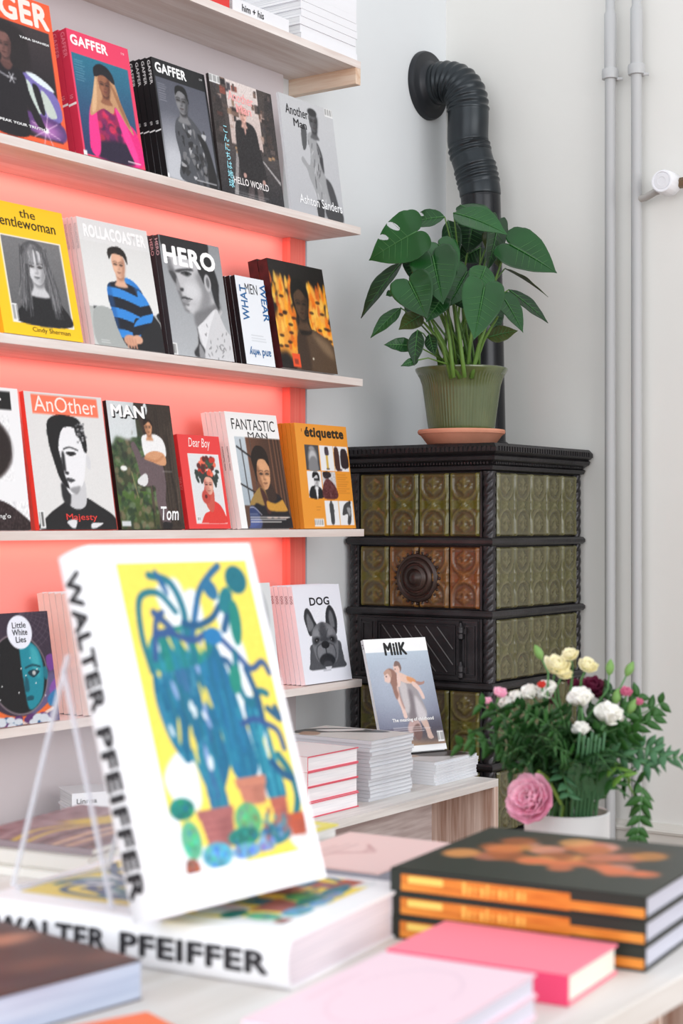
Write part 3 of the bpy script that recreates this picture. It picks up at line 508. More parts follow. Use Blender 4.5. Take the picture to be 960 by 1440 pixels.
def c_ma(p):
    p.rect(0, 0, 1, 1, (60, 62, 46)); p.rect(0, 0, .42, .3, (206, 214, 216)); p.grad(0, .28, 1, .7, (74, 90, 64), (58, 62, 44)); p.grad(0, .7, 1, 1, (76, 108, 48), (66, 70, 44))
    for i in range(220): p.el(random.uniform(0, .62), random.uniform(.22, 1), random.uniform(.015, .05), random.uniform(.01, .03), random.choice([(52, 78, 48), (84, 112, 66), (44, 54, 44), (110, 128, 96), (70, 60, 46), (120, 110, 84), (40, 60, 40)]), .6, .8, random.uniform(0, 3))
    p.pg([(.0, .02), (.34, .02), (.36, .2), (.3, .3), (.1, .28), (0, .34)], (216, 222, 224), .02)
    p.pg([(.44, 0), (1, 0), (1, 1), (.62, 1), (.66, .7), (.56, .4), (.5, .2)], (56, 46, 40), .008)
    for i in range(60): x = random.uniform(.52, 1); p.st([(x, random.uniform(0, .7)), (x + random.uniform(-.03, .03), random.uniform(.5, 1))], random.uniform(.008, .02), random.choice([(40, 32, 28), (76, 64, 54), (96, 82, 70), (30, 26, 24)]), .6)
    p.pg([(.56, .03), (.6, .0), (.62, .06), (.58, .1)], (220, 226, 228)); p.pg([(.43, .44), (.56, .42), (.74, .46), (.78, .62), (.74, .78), (.78, .95), (.66, .95), (.6, .78), (.6, .66), (.46, .66), (.4, .6), (.36, .46), (.3, .34), (.36, .32), (.44, .42)], (104, 88, 92))
    p.pg([(.36, .60), (.48, .56), (.5, .62), (.44, .66), (.34, .64)], (226, 226, 226)); p.pg([(.66, .94), (.8, .95), (.76, 1), (.66, 1)], (30, 28, 30))
    p.pg([(.48, .28), (.56, .25), (.72, .25), (.82, .3), (.84, .4), (.76, .45), (.54, .45), (.48, .38)], (240, 240, 240)); p.pg([(.5, .42), (.64, .38), (.8, .4), (.82, .48), (.72, .49), (.58, .46)], (214, 156, 116)); p.st([(.5, .44), (.66, .46), (.78, .42)], .03, (200, 140, 100), 1, True)
    p.head(.605, .195, .058, (206, 150, 112), (130, 84, 60), turn=-.1, shade=-1); p.pg([(.54, .18), (.54, .14), (.61, .125), (.67, .145), (.675, .19), (.62, .15)], (40, 28, 24)); p.el(.15, .525, .05, .02, (236, 236, 232), .3); p.st([(.26, .55), (.32, .75)], .012, (150, 140, 100)); p.noise(0, 0, 1, 1, 6)
    p.rect(.02, .93, .16, .97, (226, 230, 236), .9); p.lines(.75, .54, .93, 1, (240, 240, 240))
magazine('man', 'dark green magazine with man in white shirt leaning on tree', 4, -.903, .212, .288, 9.5, .0105, 1, c_ma,
         [('MAN', .062, .031, .53, .105, (24, 24, 26), .05), ('MAN', .05, .025, .52, .10, (252, 252, 252), .035), ('Tom', .64, .82, .28, .11, (250, 250, 250), .012, .3)], ink((18, 18, 20)), [])
def c_db(p):
    p.rect(0, 0, 1, 1, (234, 66, 66)); p.rect(.19, .20, .925, .945, (244, 232, 230)); p.rect(.205, .21, .91, .935, (226, 228, 230))
    p.pg([(.32, .93), (.42, .84), (.56, .8), (.62, .7), (.8, .74), (.9, .84), (.91, .935), (.32, .935)], (226, 62, 56)); p.pg([(.48, .56), (.64, .52), (.7, .62), (.66, .78), (.58, .82), (.48, .74)], (206, 92, 78)); p.el(.5, .66, .10, .075, (196, 76, 66), .2); p.el(.5, .655, .03, .02, (90, 30, 30), .4)
    p.head(.6, .53, .10, (226, 170, 150), (190, 96, 84), turn=-.2, shade=-1, neck=False); p.pg([(.42, .5), (.44, .42), (.56, .38), (.72, .4), (.8, .5), (.76, .56), (.68, .46), (.54, .45), (.46, .52)], (52, 60, 56))
    for i in range(34): p.el(random.uniform(.4, .82), random.uniform(.24, .42), .045, .03, random.choice([(220, 76, 56), (196, 56, 46), (60, 84, 66), (240, 110, 84), (44, 54, 50), (90, 40, 40)]), .4)
    for i in range(12): p.el(random.choice((random.uniform(.34, .44), random.uniform(.78, .88))), random.uniform(.38, .5), .05, .02, (50, 62, 58), .4, 1, random.uniform(0, 3))
    p.noise(.2, .21, .9, .93, 5); p.barcode(.22, .87, .3, .92)
magazine('dear', 'small red magazine with flower crowned portrait', 4, -.676, .152, .222, 10, .0145, 1, c_db,
         [('Dear Boy', .24, .03, .52, .13, (255, 240, 236), .0, .25)], ink((200, 48, 52)), [('DEAR BOY', .45, .14, .6, (220, 120, 120))])
def c_fm(p):
    p.rect(0, 0, 1, 1, (246, 246, 246)); p.rect(.12, .215, 1, 1, (92, 66, 54)); p.grad(.12, .215, .5, .8, (196, 206, 214), (170, 182, 192)); p.grad(.32, .215, 1, 1, (110, 72, 54), (52, 36, 30), True)
    for x in (.76, .84, .9, .96): p.rect(x, .215, x + .03, .9, (136, 92, 66), .6)
    p.st([(.14, .3), (.42, .4)], .025, (40, 36, 38)); p.st([(.12, .62), (.4, .70)], .022, (40, 36, 38)); p.st([(.22, .24), (.24, .92)], .018, (60, 56, 58)); p.st([(.4, .215), (.42, .9)], .014, (80, 70, 66))
    def knit():
        p.rect(0, .5, 1, 1, (28, 26, 32)); p.pg([(.2, .8), (.34, .66), (.5, .62), (.6, .72), (.5, .80), (.36, .78), (.3, .80)], (160, 128, 70), .006); p.pg([(.46, .66), (.54, .68), (.62, .84), (.54, .86)], (70, 40, 36), .006)
        p.pg([(.56, .76), (.72, .78), (.92, .74), (.95, .84), (.7, .85), (.56, .83)], (204, 148, 58), .006); p.pg([(.16, .86), (.26, .80), (.38, .86), (.34, .96), (.16, .98)], (52, 66, 110), .008); p.st([(.2, .82), (.3, .82), (.42, .88)], .012, (190, 190, 206), .8, True); p.pg([(.16, .93), (.4, .92), (.36, 1), (.16, 1)], (92, 108, 170), .01, .7)
        [p.el(x, .905, .05, .007, (214, 176, 160), .4, .8) for x in (.56, .68, .80, .88)]
    p.clip([(.18, .96), (.22, .8), (.36, .69), (.5, .64), (.72, .68), (.88, .76), (.95, 1), (.18, 1)], knit)
    p.pg([(.56, .6), (.7, .62), (.76, .74), (.6, .76)], (56, 40, 34), .006); p.head(.57, .53, .125, (214, 160, 118), (120, 76, 52), turn=.25, shade=-1, neck=False); p.pg([(.4, .5), (.38, .38), (.48, .29), (.62, .29), (.7, .36), (.70, .46), (.62, .40), (.5, .41), (.45, .5), (.43, .6)], (34, 24, 20)); p.noise(.12, .215, 1, 1, 5)
    p.lines(.2, .9, .96, 3, (240, 236, 230), .02, .012); p.lines(.2, .875, .36, 1, (240, 236, 230))
magazine('fant', 'white topped magazine with window portrait', 4, -.483, .206, .288, 11, .0135, 5, c_fm,
         [('FANTASTIC', .10, .055, .83, .095, (40, 38, 40), -.012), ('MAN', .38, .165, .38, .05, (40, 38, 40), -.012)], ink((244, 238, 236)), [('FANTASTIC MAN', .3, .2, .3, (120, 116, 116))])
def c_et(p):
    p.rect(0, 0, 1, 1, (236, 154, 52)); W_ = (236, 236, 238)
    p.rect(.15, .205, .415, .445, G(70)); p.el(.29, .33, .08, .09, G(190), .6); p.el(.28, .235, .05, .02, G(150), .5); p.pg([(.2, .445), (.24, .33), (.34, .32), (.38, .445)], G(130), .01)
    p.rect(.43, .205, .69, .445, W_); p.st([(.56, .29), (.56, .42)], .04, (214, 176, 76)); p.pg([(.53, .22), (.59, .22), (.6, .29), (.53, .29)], (70, 60, 70)); p.el(.56, .225, .02, .012, (60, 44, 40)); p.rect(.53, .42, .6, .43, (50, 40, 44))
    p.rect(.70, .205, .975, .445, W_); p.pg([(.71, .23), (.79, .23), (.8, .42), (.71, .42)], (70, 42, 40)); p.pg([(.84, .24), (.95, .24), (.97, .4), (.83, .4)], (48, 36, 40)); p.el(.78, .43, .06, .012, (70, 40, 40))
    p.rect(.15, .455, .415, .705, W_); p.pg([(.17, .705), (.2, .61), (.3, .59), (.4, .62), (.415, .705)], G(30)); p.head(.31, .535, .05, G(206), G(90), turn=.1); p.pg([(.25, .52), (.26, .465), (.34, .46), (.38, .5), (.37, .55), (.33, .49)], G(24)); p.pg([(.29, .61), (.33, .61), (.32, .705), (.3, .705)], G(230)); p.rect(.27, .525, .36, .54, G(20))
    p.rect(.43, .455, .69, .705, (206, 202, 204)); p.pg([(.43, .705), (.44, .58), (.54, .52), (.68, .6), (.69, .705)], (96, 50, 52)); p.pg([(.45, .46), (.58, .455), (.6, .5), (.48, .52)], (50, 40, 44)); p.noise(.43, .455, .69, .705, 12, 3)
    p.lines(.72, .48, .95, 9, (176, 106, 40), .022, .006)
    p.rect(.43, .73, .69, .965, W_); p.pg([(.52, .76), (.59, .76), (.6, .86), (.585, .95), (.53, .95), (.52, .86)], G(70)); p.el(.555, .745, .02, .016, G(80)); p.rect(.70, .73, .975, .965, W_); p.pg([(.82, .76), (.92, .74), (.93, .86), (.9, .95), (.84, .95), (.86, .86), (.76, .87), (.78, .8)], G(70)); p.el(.92, .745, .02, .018, G(50)); p.pg([(.85, .8), (.92, .8), (.9, .88)], G(160))
    p.lines(.27, .79, .36, 2, (176, 106, 40), .03); p.barcode(.205, .905, .385, .975)
magazine('etiq', 'orange magazine with small picture grid', 4, -.230, .229, .270, 7, .0125, 4, c_et,
         [('étiquette', .17, .03, .76, .125, (48, 40, 28), .035), ('l', .115, .05, .01, .03, (150, 90, 36))], ink((222, 136, 44)), [])

# --- fifth shelf
def c_lw(p):
    p.rect(0, 0, 1, 1, (56, 44, 60)); p.pg([(.6, 1), (.7, .7), (1, .55), (1, 1)], (96, 86, 126), .03)
    for i in range(9):
        p.st([(.6, .0), (.6 + .5 * math.cos(i * .2), .02 + .34 * math.sin(i * .2 + .05))], .004, (120, 106, 120), .6); p.st([(.6 + .06 * i * math.cos(a), .0 + .045 * i * math.sin(a)) for a in np.linspace(0, 1.6, 8)], .004, (120, 106, 120), .6)
    p.el(.50, .55, .40, .36, (126, 112, 120), .02); p.el(.50, .55, .385, .345, (20, 20, 24), .03); p.pg([(.55, .28), (.66, .26), (.8, .34), (.85, .5), (.83, .66), (.76, .8), (.6, .87), (.56, .7)], (26, 134, 152), .006); p.pg([(.7, .3), (.8, .4), (.78, .6), (.7, .5)], (60, 164, 176), .02); p.el(.87, .56, .03, .06, (24, 110, 128), .2)
    p.pg([(.62, .545), (.7, .52), (.79, .54), (.7, .59)], (12, 50, 64), .003); p.el(.71, .55, .025, .02, (190, 190, 190), .4); p.st([(.6, .5), (.7, .48), (.8, .5)], .022, (14, 70, 84), 1, True); p.pg([(.58, .58), (.62, .6), (.62, .7), (.56, .7)], (14, 84, 100), .006); p.pg([(.58, .755), (.66, .75), (.66, .785), (.58, .79)], (14, 76, 92), .003)
    p.st([(.12, .86), (.3, .93), (.5, .95), (.7, .93), (.9, .84)], .07, (230, 106, 50), 1, True); p.st([(.1, .9), (.5, .98), (.92, .88)], .03, (226, 200, 190), 1, True)
    for c, n_ in (((38, 84, 130), 14), ((90, 46, 104), 10), ((206, 212, 220), 12)):
        for i in range(n_): p.el(random.uniform(.05, .85), random.uniform(.93, 1), .06, .028, c, .2)
    p.pg([(.9, .42), (1, .4), (1, .52), (.92, .54)], (112, 60, 140)); p.pg([(.9, .7), (1, .62), (1, .74), (.92, .78)], (130, 80, 160)); p.pg([(.86, .78), (1, .72), (1, .84), (.88, .86)], (50, 120, 170), .01); [p.el(random.uniform(.14, .86), random.uniform(.3, .8), .008, .007, (240, 240, 240), .4) for i in range(10)]
    p.el(.575, .18, .17, .15, (236, 238, 250), .03); p.noise(0, 0, 1, 1, 4)
magazine('lwl', 'dark magazine with blue faced astronaut in a helmet', 5, -1.296, .200, .229, 9.4, .0085, 1, c_lw,
         [('Little', .48, .085, .19, .055, (30, 30, 36), .004), ('White', .47, .15, .21, .055, (30, 30, 36), .004), ('Lies', .51, .215, .14, .055, (30, 30, 36), .004)], ink((214, 196, 180)), [], y0=.006)
def c_pl(p):
    p.rect(0, 0, 1, 1, (234, 234, 236)); p.pg([(.03, .8), (.12, .84), (.14, .93), (.08, .92)], (70, 156, 206)); p.lines(.3, .1, .8, 4, (90, 90, 96), .04)
magazine('plain', 'white magazine beside the astronaut cover', 5, -1.012, .21, .262, 10, .0170, 6, c_pl, [], ink((226, 220, 212)), [], y0=.004, res=60)
def c_gy(p):
    p.rect(0, 0, 1, 1, (222, 226, 228)); p.el(.78, .32, .12, .2, (170, 176, 182), .8); [p.st([(.7, .16 + i * .03), (.82, .22 + i * .04)], .02, (110, 114, 120), .7, True) for i in range(5)]; p.lines(.3, .7, .8, 3, (150, 150, 156), .03)
magazine('grey', 'pale magazine half hidden by the big book', 5, -.530, .203, .265, 8, .008, 1, c_gy, [], ink((214, 218, 222)), [], where='')
def c_do(p):
    p.rect(0, 0, 1, 1, (238, 240, 250))
    D = lambda v: (v, v + 2, v + 8)
    p.pg([(.19, .862), (.17, .78), (.2, .68), (.27, .6), (.8, .58), (.87, .68), (.885, .78), (.87, .862)], D(78), .004)
    for q in ([(.25, .52), (.19, .42), (.165, .33), (.20, .255), (.26, .235), (.32, .28), (.37, .36), (.42, .44)], [(.62, .43), (.615, .33), (.66, .25), (.73, .215), (.80, .26), (.845, .36), (.83, .45), (.78, .52)]): p.pg(q, D(46), .003)
    p.pg([(.23, .47), (.21, .36), (.24, .29), (.29, .33), (.34, .42)], D(116), .010); p.pg([(.70, .43), (.68, .34), (.72, .27), (.77, .32), (.78, .44)], D(112), .010)
    p.pg([(.27, .54), (.32, .45), (.42, .40), (.54, .385), (.66, .41), (.76, .47), (.80, .55), (.80, .65), (.74, .78), (.6, .83), (.44, .83), (.32, .76), (.27, .65)], D(112), .004)
    p.el(.38, .50, .09, .05, D(146), .9, .8); p.el(.66, .49, .08, .05, D(134), .9, .7); p.pg([(.48, .40), (.56, .40), (.6, .5), (.56, .57), (.48, .57), (.44, .5)], D(70), .02)
    for x in (.375, .685): p.el(x, .575, .085, .045, D(50), .7); p.el(x, .572, .042, .030, (12, 12, 16), .25); p.el(x - .012, .565, .008, .006, D(200), .4)
    p.el(.53, .69, .205, .125, D(96), .3); p.el(.43, .68, .10, .10, D(132), .7, .8); p.el(.63, .68, .10, .10, D(118), .7, .8)
    p.pg([(.45, .60), (.53, .575), (.61, .6), (.6, .64), (.53, .655), (.46, .64)], D(26), .003); p.pg([(.44, .56), (.53, .53), (.62, .56), (.6, .58), (.46, .58)], D(60), .008)
    p.st([(.53, .65), (.53, .72)], .016, D(24)); p.pg([(.36, .78), (.42, .725), (.53, .705), (.64, .725), (.70, .78), (.62, .83), (.53, .79), (.44, .83)], D(36), .008); p.el(.53, .815, .09, .035, D(66), .4)
    for sg in (-1, 1):
        p.st([(.53 + sg * .07, .60), (.53 + sg * .17, .63), (.53 + sg * .20, .70), (.53 + sg * .18, .76)], .016, D(50), .8, True); p.st([(.53 + sg * .1, .46), (.53 + sg * .03, .52)], .012, D(60), .7)
    p.pg([(.47, .84), (.60, .84), (.57, .862), (.5, .862)], (206, 208, 216), .004); p.noise(.18, .24, .88, .862, 7); p.rect(.1, .863, .95, .90, (238, 240, 250)); p.lines(.42, .875, .64, 1, (100, 100, 108), .02, .008)
magazine('dog', 'white magazine with french bulldog portrait', 5, -.226, .207, .252, 10, .0135, 5, c_do,
         [('DOG', .32, .125, .42, .085, (34, 34, 40), .02)], ink((246, 238, 242)), [('DOG', .10, .08, .5, (150, 110, 120))])

# --- lying books: local x along the spine's right angle, z up; spine at the left face
def flat_book(name, label, cat, loc, w_, d_, th, cover, yaw=0, group=None, pages=None, hard=True, paint=None, spine_side='left', ov=.003, titles=(), res=70, spine_mat=None, c=.002):
    t = thing(name, label, cat, loc, (0, 0, yaw), group)
    MB().box(ov if spine_side != 'left' else c, w_ - ov, ov if spine_side != 'front' else c, d_ - ov, c, th - c).build('page_block', pages or PAGES_FLAT, t)
    m = MB().box(0, w_, 0, d_, 0, c).box(0, w_, 0, d_, th - c, th)
    if spine_side == 'left': m.box(0, c, 0, d_, c, th - c)
    else: m.box(0, w_, 0, c, c, th - c)
    m.build('cover', cover, t)
    if paint:
        P = Pic(w_, d_, (240, 240, 240), res); paint(P); P.build('cover_print', w_, d_, t, th + .0004, None, 0, 0, True)
    return t
# top shelf
SW = ink((238, 238, 242)); grp = 'white books stacked on the top shelf'; z = SZ[1] + .0003
hts = [.0195, .019, .02, .0185, .02, .019, .0195, .019, .02]
pos = ['bottom', 'second', 'third', 'fourth', 'fifth', 'sixth', 'seventh', 'eighth', 'topmost']
for i, th in enumerate(hts):
    flat_book('paperback', '%s book up of the white stack at the right end of the top shelf' % pos[i], 'book', (-.247 + random.uniform(-.003, .003), .010 + random.uniform(-.003, .003), z), .248, .19, th, SW, 0, grp, spine_side='front', c=.0008, ov=.001); z += th + .0004
hb = flat_book('white_book', 'white book with black lettering lying beside the white stack on the top shelf', 'book', (-.52, .008, SZ[1] + .0003), .222, .17, .034, SW, 0, spine_side='front')
letters('spine_lettering', 'him + his', BLACK, hb, (.035, -.0006, .009), (1, 0, 0), (0, 0, 1), .085, .017, .012)
z = SZ[1] + .0003
for i, th in enumerate((.024, .022)):
    flat_book('red_book', ('lower' if i == 0 else 'upper') + ' red book of the pair lying on the top shelf', 'book', (-.80, .010 + i * .003, z), .27 - i * .012, .18, th, ink((222, 56, 52)), 0, 'red books on the top shelf', spine_side='front'); z += th + .0004

# ------------------------------------------------------------------ bench under the shelves with its stacks
BZ = .45; BX = .08; BY = -.372
be = thing('plywood_bench', 'low whitewashed plywood bench with open front under the shelves', 'bench', (-.6, -.2, 0))
def bp(mb, name, m): return mb.build(name, m, be, loc=(.6, .2, 0))
BW = wood('bench_top_wood', (238, 234, 230), (208, 202, 198), 0, 1.3, 18)
BKW = wood('bench_back_wood', (234, 226, 224), (178, 160, 158), 0, 1.2, 9)
bp(MB().box(-2.6, BX, BY, .17, BZ - .019, BZ), 'top_board', BW); bp(MB().box(BX - .019, BX, BY, .17, 0, BZ - .0192), 'side_panel', PLY_Z); bp(MB().box(-2.6, -2.58, BY, .17, 0, BZ - .0192), 'side_panel', PLY_Z)
bp(MB().box(-2.579, BX - .0192, -.186, -.17, 0, BZ - .0192), 'back_panel', BKW); bp(MB().box(BX + .0001, BX + .0006, BY, BY + .0002, 0, BZ), 'edge_band', WHITE)
GREYP = mat('zine_pages', (226, 228, 232), .75, .2, rgb2=(190, 192, 200), nscale=3, stretch=(3, 3, 140))
def c_zine(p):
    p.rect(0, 0, 1, 1, (214, 212, 208)); p.pg([(.1, .1), (.5, .0), (.9, .3), (.95, .7), (.8, .75), (.5, .4)], (84, 86, 84), .01); p.pg([(.02, .2), (.3, .1), (.35, .25), (.1, .35)], (170, 140, 120), .01); p.pg([(.55, .12), (.9, .4), (.85, .5), (.5, .3)], (226, 224, 222), .01)
z = BZ + .0003; n = 16; zine = None; grp = 'grey zines in the tall stack on the bench'
for i in range(n):
    lab = ('topmost zine, dark picture on its cover, of the tall grey stack on the bench' if i == n - 1 else ('bottom' if i == 0 else '%s from the bottom' % ['', 'second', 'third', 'fourth', 'fifth', 'sixth', 'seventh', 'eighth', 'ninth', 'tenth', 'eleventh', 'twelfth', 'thirteenth', 'fourteenth', 'fifteenth'][i]) + ' zine in the tall grey stack on the bench')
    L = (-.399 + random.uniform(-.003, .003), -.303 + random.uniform(-.004, .004), z)
    if i == 0: zine = flat_book('zine', lab, 'magazine', L, .183, .26, .0085, ink((206, 207, 212)), 0, grp, GREYP, c=.0008, ov=.0008)
    elif i == n - 1: flat_book('zine', lab, 'magazine', L, .183, .26, .0085, ink((206, 207, 212)), 0, grp, GREYP, c=.0008, ov=.0008, paint=c_zine)
    else: dup(zine, L, lab)
    z += .0089
z = BZ + .0003; grp = 'white notebooks with pink edged covers on the bench'; PKE = ink((226, 92, 110)); HB = None
for i in range(4):
    lab = ['bottom', 'second from bottom', 'third from bottom', 'topmost'][i] + ' white book with pink edged cover in the bench stack'
    L = (-.657 + (.003 if i % 2 else 0), -.312 + random.uniform(-.004, .004), z)
    if i == 0:
        HB = flat_book('pink_edged_book', lab, 'book', L, .198, .17, .0335, PKE, 0, grp, mat('white_pages', (246, 244, 246), .75, .2, rgb2=(230, 230, 234), nscale=3, stretch=(3, 3, 140)), ov=.003, c=.0022, paint=lambda p: (p.rect(0, 0, 1, 1, (226, 92, 110)), p.rect(.012, .015, .985, .985, (240, 236, 236))), res=40)
        MB().box(-.0012, -.0002, .0, .17, .0, .0335).build('spine_cloth', ink((236, 226, 226)), HB)
    else: dup(HB, L, lab)
    z += .0339
z = BZ + .0003; TB = None; grp = 'thin paperbacks in the low stack on the bench'
def c_dark(p): p.rect(0, 0, 1, 1, (214, 212, 212)); p.pg([(.2, .2), (.9, .1), (.95, .9), (.5, .8)], (70, 60, 58), .03); p.el(.3, .5, .1, .1, (180, 150, 130), .5)
for i in range(8):
    lab = ('topmost thin book with the black stand on it' if i == 7 else ['bottom', 'second from bottom', 'third from bottom', 'fourth from bottom', 'fifth from bottom', 'sixth from bottom', 'seventh from bottom'][i] + ' thin book') + ', low stack at bench end'
    L = (-.106 + random.uniform(-.002, .002), -.300 + random.uniform(-.003, .003), z)
    if i == 0: TB = flat_book('thin_book', lab, 'book', L, .207, .22, .0068, ink((232, 234, 238)), 0, grp, GREYP, c=.0007, ov=.0006)
    elif i == 7: flat_book('thin_book', lab, 'book', L, .207, .22, .0068, ink((232, 234, 238)), 0, grp, GREYP, c=.0007, ov=.0006, paint=c_dark)
    else: dup(TB, L, lab)
    z += .0071
zs = z
# child-care magazine standing on the low stack
def c_mi(p):
    p.rect(0, 0, 1, 1, (246, 247, 248)); p.grad(0, .12, 1, .80, (186, 200, 214), (112, 114, 134)); p.el(.35, .45, .45, .25, (186, 196, 212), 1.2, .5); p.grad(0, .79, 1, .945, (98, 96, 116), (164, 134, 108)); p.pg([(.5, .78), (1, .72), (1, .9), (.6, .9)], (70, 66, 78), .06, .7)
    SK, SH = (226, 196, 186), (170, 132, 122)
    p.pg([(.44, .80), (.52, .72), (.62, .72), (.66, .80), (.56, .84), (.5, .86)], (190, 160, 156), .006); p.pg([(.66, .72), (.76, .72), (.8, .84), (.82, .89), (.74, .89), (.72, .82)], (206, 176, 164), .004); p.pg([(.52, .8), (.62, .76), (.66, .84), (.6, .9), (.54, .88)], (120, 92, 88), .01)
    p.pg([(.37, .44), (.42, .385), (.5, .365), (.6, .38), (.68, .44), (.74, .54), (.79, .66), (.74, .72), (.6, .73), (.48, .71), (.44, .66), (.42, .56)], (158, 152, 156), .003)
    p.pg([(.44, .4), (.54, .4), (.56, .56), (.52, .66), (.45, .64), (.44, .52)], (196, 190, 192), .014); p.pg([(.56, .46), (.62, .5), (.62, .7), (.5, .71), (.55, .6)], (120, 110, 116), .02, .8); p.pg([(.64, .52), (.72, .58), (.78, .7), (.64, .73)], (206, 200, 204), .02, .9)
    p.pg([(.36, .42), (.41, .42), (.42, .54), (.46, .64), (.47, .70), (.42, .70), (.40, .62), (.36, .52)], SK, .004); p.pg([(.41, .44), (.43, .54), (.46, .62), (.44, .62), (.41, .54)], SH, .006, .8)
    p.pg([(.26, .30), (.33, .265), (.42, .30), (.43, .38), (.39, .44), (.40, .50), (.36, .54), (.33, .48), (.32, .42), (.28, .36)], (150, 112, 100), .006); p.el(.275, .345, .05, .048, SK, .25); p.pg([(.23, .30), (.3, .27), (.35, .3), (.33, .35), (.29, .31), (.24, .325)], (186, 150, 134), .004); p.el(.235, .37, .014, .012, SK, .4); p.el(.26, .335, .012, .006, (90, 64, 62), .5)
    p.pg([(.44, .30), (.5, .31), (.58, .335), (.66, .36), (.72, .40), (.62, .41), (.5, .39), (.45, .36)], (226, 192, 176), .004); p.pg([(.43, .32), (.47, .32), (.47, .39), (.44, .43), (.41, .42)], SK, .004); p.pg([(.58, .345), (.68, .365), (.72, .40), (.64, .40), (.58, .38)], (214, 150, 104), .006)
    p.pg([(.66, .39), (.74, .43), (.79, .5), (.80, .545), (.76, .545), (.72, .48), (.64, .42)], SK, .004); p.pg([(.70, .39), (.8, .40), (.84, .39), (.83, .415), (.74, .425)], SH, .004)
    p.el(.445, .265, .05, .045, (224, 190, 178), .2); p.pg([(.41, .25), (.44, .205), (.5, .215), (.52, .265), (.49, .3), (.48, .25)], (128, 104, 98), .004); p.el(.42, .275, .008, .005, (90, 64, 62), .5)
    p.lines(.22, .785, .86, 3, (226, 222, 226), .018, .008); p.lines(.42, .185, .72, 1, (140, 146, 160), .02, .006); p.noise(.0, .13, 1, .94, 4); p.barcode(.885, .835, .985, .925)
tl = R(19.5); ml = thing('magazine', 'magazine with mother carrying a child, propped on the low book stack', 'magazine', (-.087, -.136, zs + .0007 + .012 * math.sin(tl)), (-tl, 0, R(-23.3)))
W_, H_ = .195, .302; book_body(ml, W_, H_, .012, ink((238, 240, 242))); P = Pic(W_, H_, (240, 240, 240), 96); c_mi(P); P.build('cover_print', W_, H_, ml)
for body, x, y, ww, hh, col, bo in (('MilK', .30, .035, .36, .115, (28, 28, 30), .035), ('The meaning of childhood', .22, .705, .66, .04, (246, 244, 244), .02),):
    letters('title_lettering', body, ink(col), ml, (x * W_, -.0008, (1 - y - hh) * H_), (1, 0, 0), (0, 0, 1), ww * W_, hh * H_, bo)
letters('spine_lettering', 'M', BLACK, ml, (-.0005, .009, .29), (0, 0, -1), (0, -1, 0), .012, .006)
st = thing('display_stand', 'black metal stand holding the propped mother and child magazine', 'stand', (-.087, -.136, zs + .0003), (0, 0, R(-23.3)))
IRONB = mat('black_metal', (28, 28, 30), .45, .4)
M = Matrix.Translation((0, .016, .0)) @ Matrix.Rotation(-tl, 4, 'X')
MB().box(.02, .19, -.006, .02, 0, .0005).build('base_plate', IRONB, st); MB().box(.06, .13, .002, .004, .004, .12, M).build('back_plate', IRONB, st)
# small white books on the bench at the left
for i in range(2):
    o = flat_book('white_book', ('lower' if i == 0 else 'upper') + ' small white book on the bench behind the big cactus book', 'book', (-1.015, .05, BZ + .0003 + .0352 * i), .17, .11, .0348, SW, R(-30), 'small white books on the bench', spine_side='front')
    letters('spine_lettering', 'Linnea', ink((110, 110, 112)), o, (.010, -.0008, .012), (1, 0, 0), (0, 0, 1), .045, .011, .01)

# ------------------------------------------------------------------ tiled stove
IRON = mat('cast_iron', (46, 44, 46), .42, .5, .35, rgb2=(34, 32, 35), nscale=14, bump=.12, bscale=90)
IRONL = mat('cast_iron_polished', (62, 60, 62), .32, .5, .5, rgb2=(44, 42, 44), nscale=14, bump=.08, bscale=90)
TILE = mat('glazed_tile', None, .24, .55, coat=.25, attr='print', bump=.04, bscale=120)
sv = thing('tiled_stove', 'tall antique stove with olive relief tiles and black iron bands', 'stove', (.5, -.03, 0))
X0, X1, Y0, Y1 = .25, .775, -.254, .2
def spt(mb, name, m, sm=False, ang=40):
    o = mb.build(name, m, sv, loc=(-.5, .03, 0)); return autosmooth(o, ang) if sm else o
spt(MB().box(X0 + .012, X1 - .004, Y0 + .012, Y1 - .004, .1, 1.24), 'stove_body', IRON)
def loft(prof):                                    # rectangle swept by (overhang, z) profile
    m = MB(); V = []; F = []
    for o_, z_ in prof: V += [(X0 - o_, Y0 - o_, z_), (X1 + min(o_, .01), Y0 - o_, z_), (X1 + min(o_, .01), Y1 + min(o_, .01), z_), (X0 - o_, Y1 + min(o_, .01), z_)]
    for i in range(len(prof) - 1):
        for j in range(4): F.append([i * 4 + j, i * 4 + (j + 1) % 4, (i + 1) * 4 + (j + 1) % 4, (i + 1) * 4 + j])
    F += [[3, 2, 1, 0], [len(V) - 4 + k for k in range(4)]]; return m.add(V, F)
c = loft([(-.004, 1.238), (.008, 1.242), (.012, 1.252), (.006, 1.256), (.012, 1.262), (.024, 1.268), (.028, 1.277), (.022, 1.281), (.030, 1.286), (.036, 1.290), (.036, 1.300), (.030, 1.306), (.024, 1.312), (.010, 1.3135)])
for i in range(34):
    y = Y0 - .02 + i * .0142; c.box(X0 - .0385, X0 - .03, y, y + .008, 1.291, 1.3035)
for i in range(38):
    x = X0 - .02 + i * .0142; c.box(x, x + .008, Y0 - .0385, Y0 - .03, 1.291, 1.3035)
for i in range(46): y = Y0 + i * .0098; c.box(X0 - .016, X0 - .008, y, y + .0055, 1.2565, 1.2625)
for i in range(53): x = X0 + i * .0098; c.box(x, x + .0055, Y0 - .016, Y0 - .008, 1.2565, 1.2625)
spt(c, 'cornice', IRON)
BANDS = [1.0485, .8535, .660, .4455]
for zb in BANDS: spt(loft([(-.004, zb - .011), (.006, zb - .010), (.011, zb - .004), (.011, zb + .004), (.006, zb + .010), (-.004, zb + .011)]), 'iron_band', IRONL)
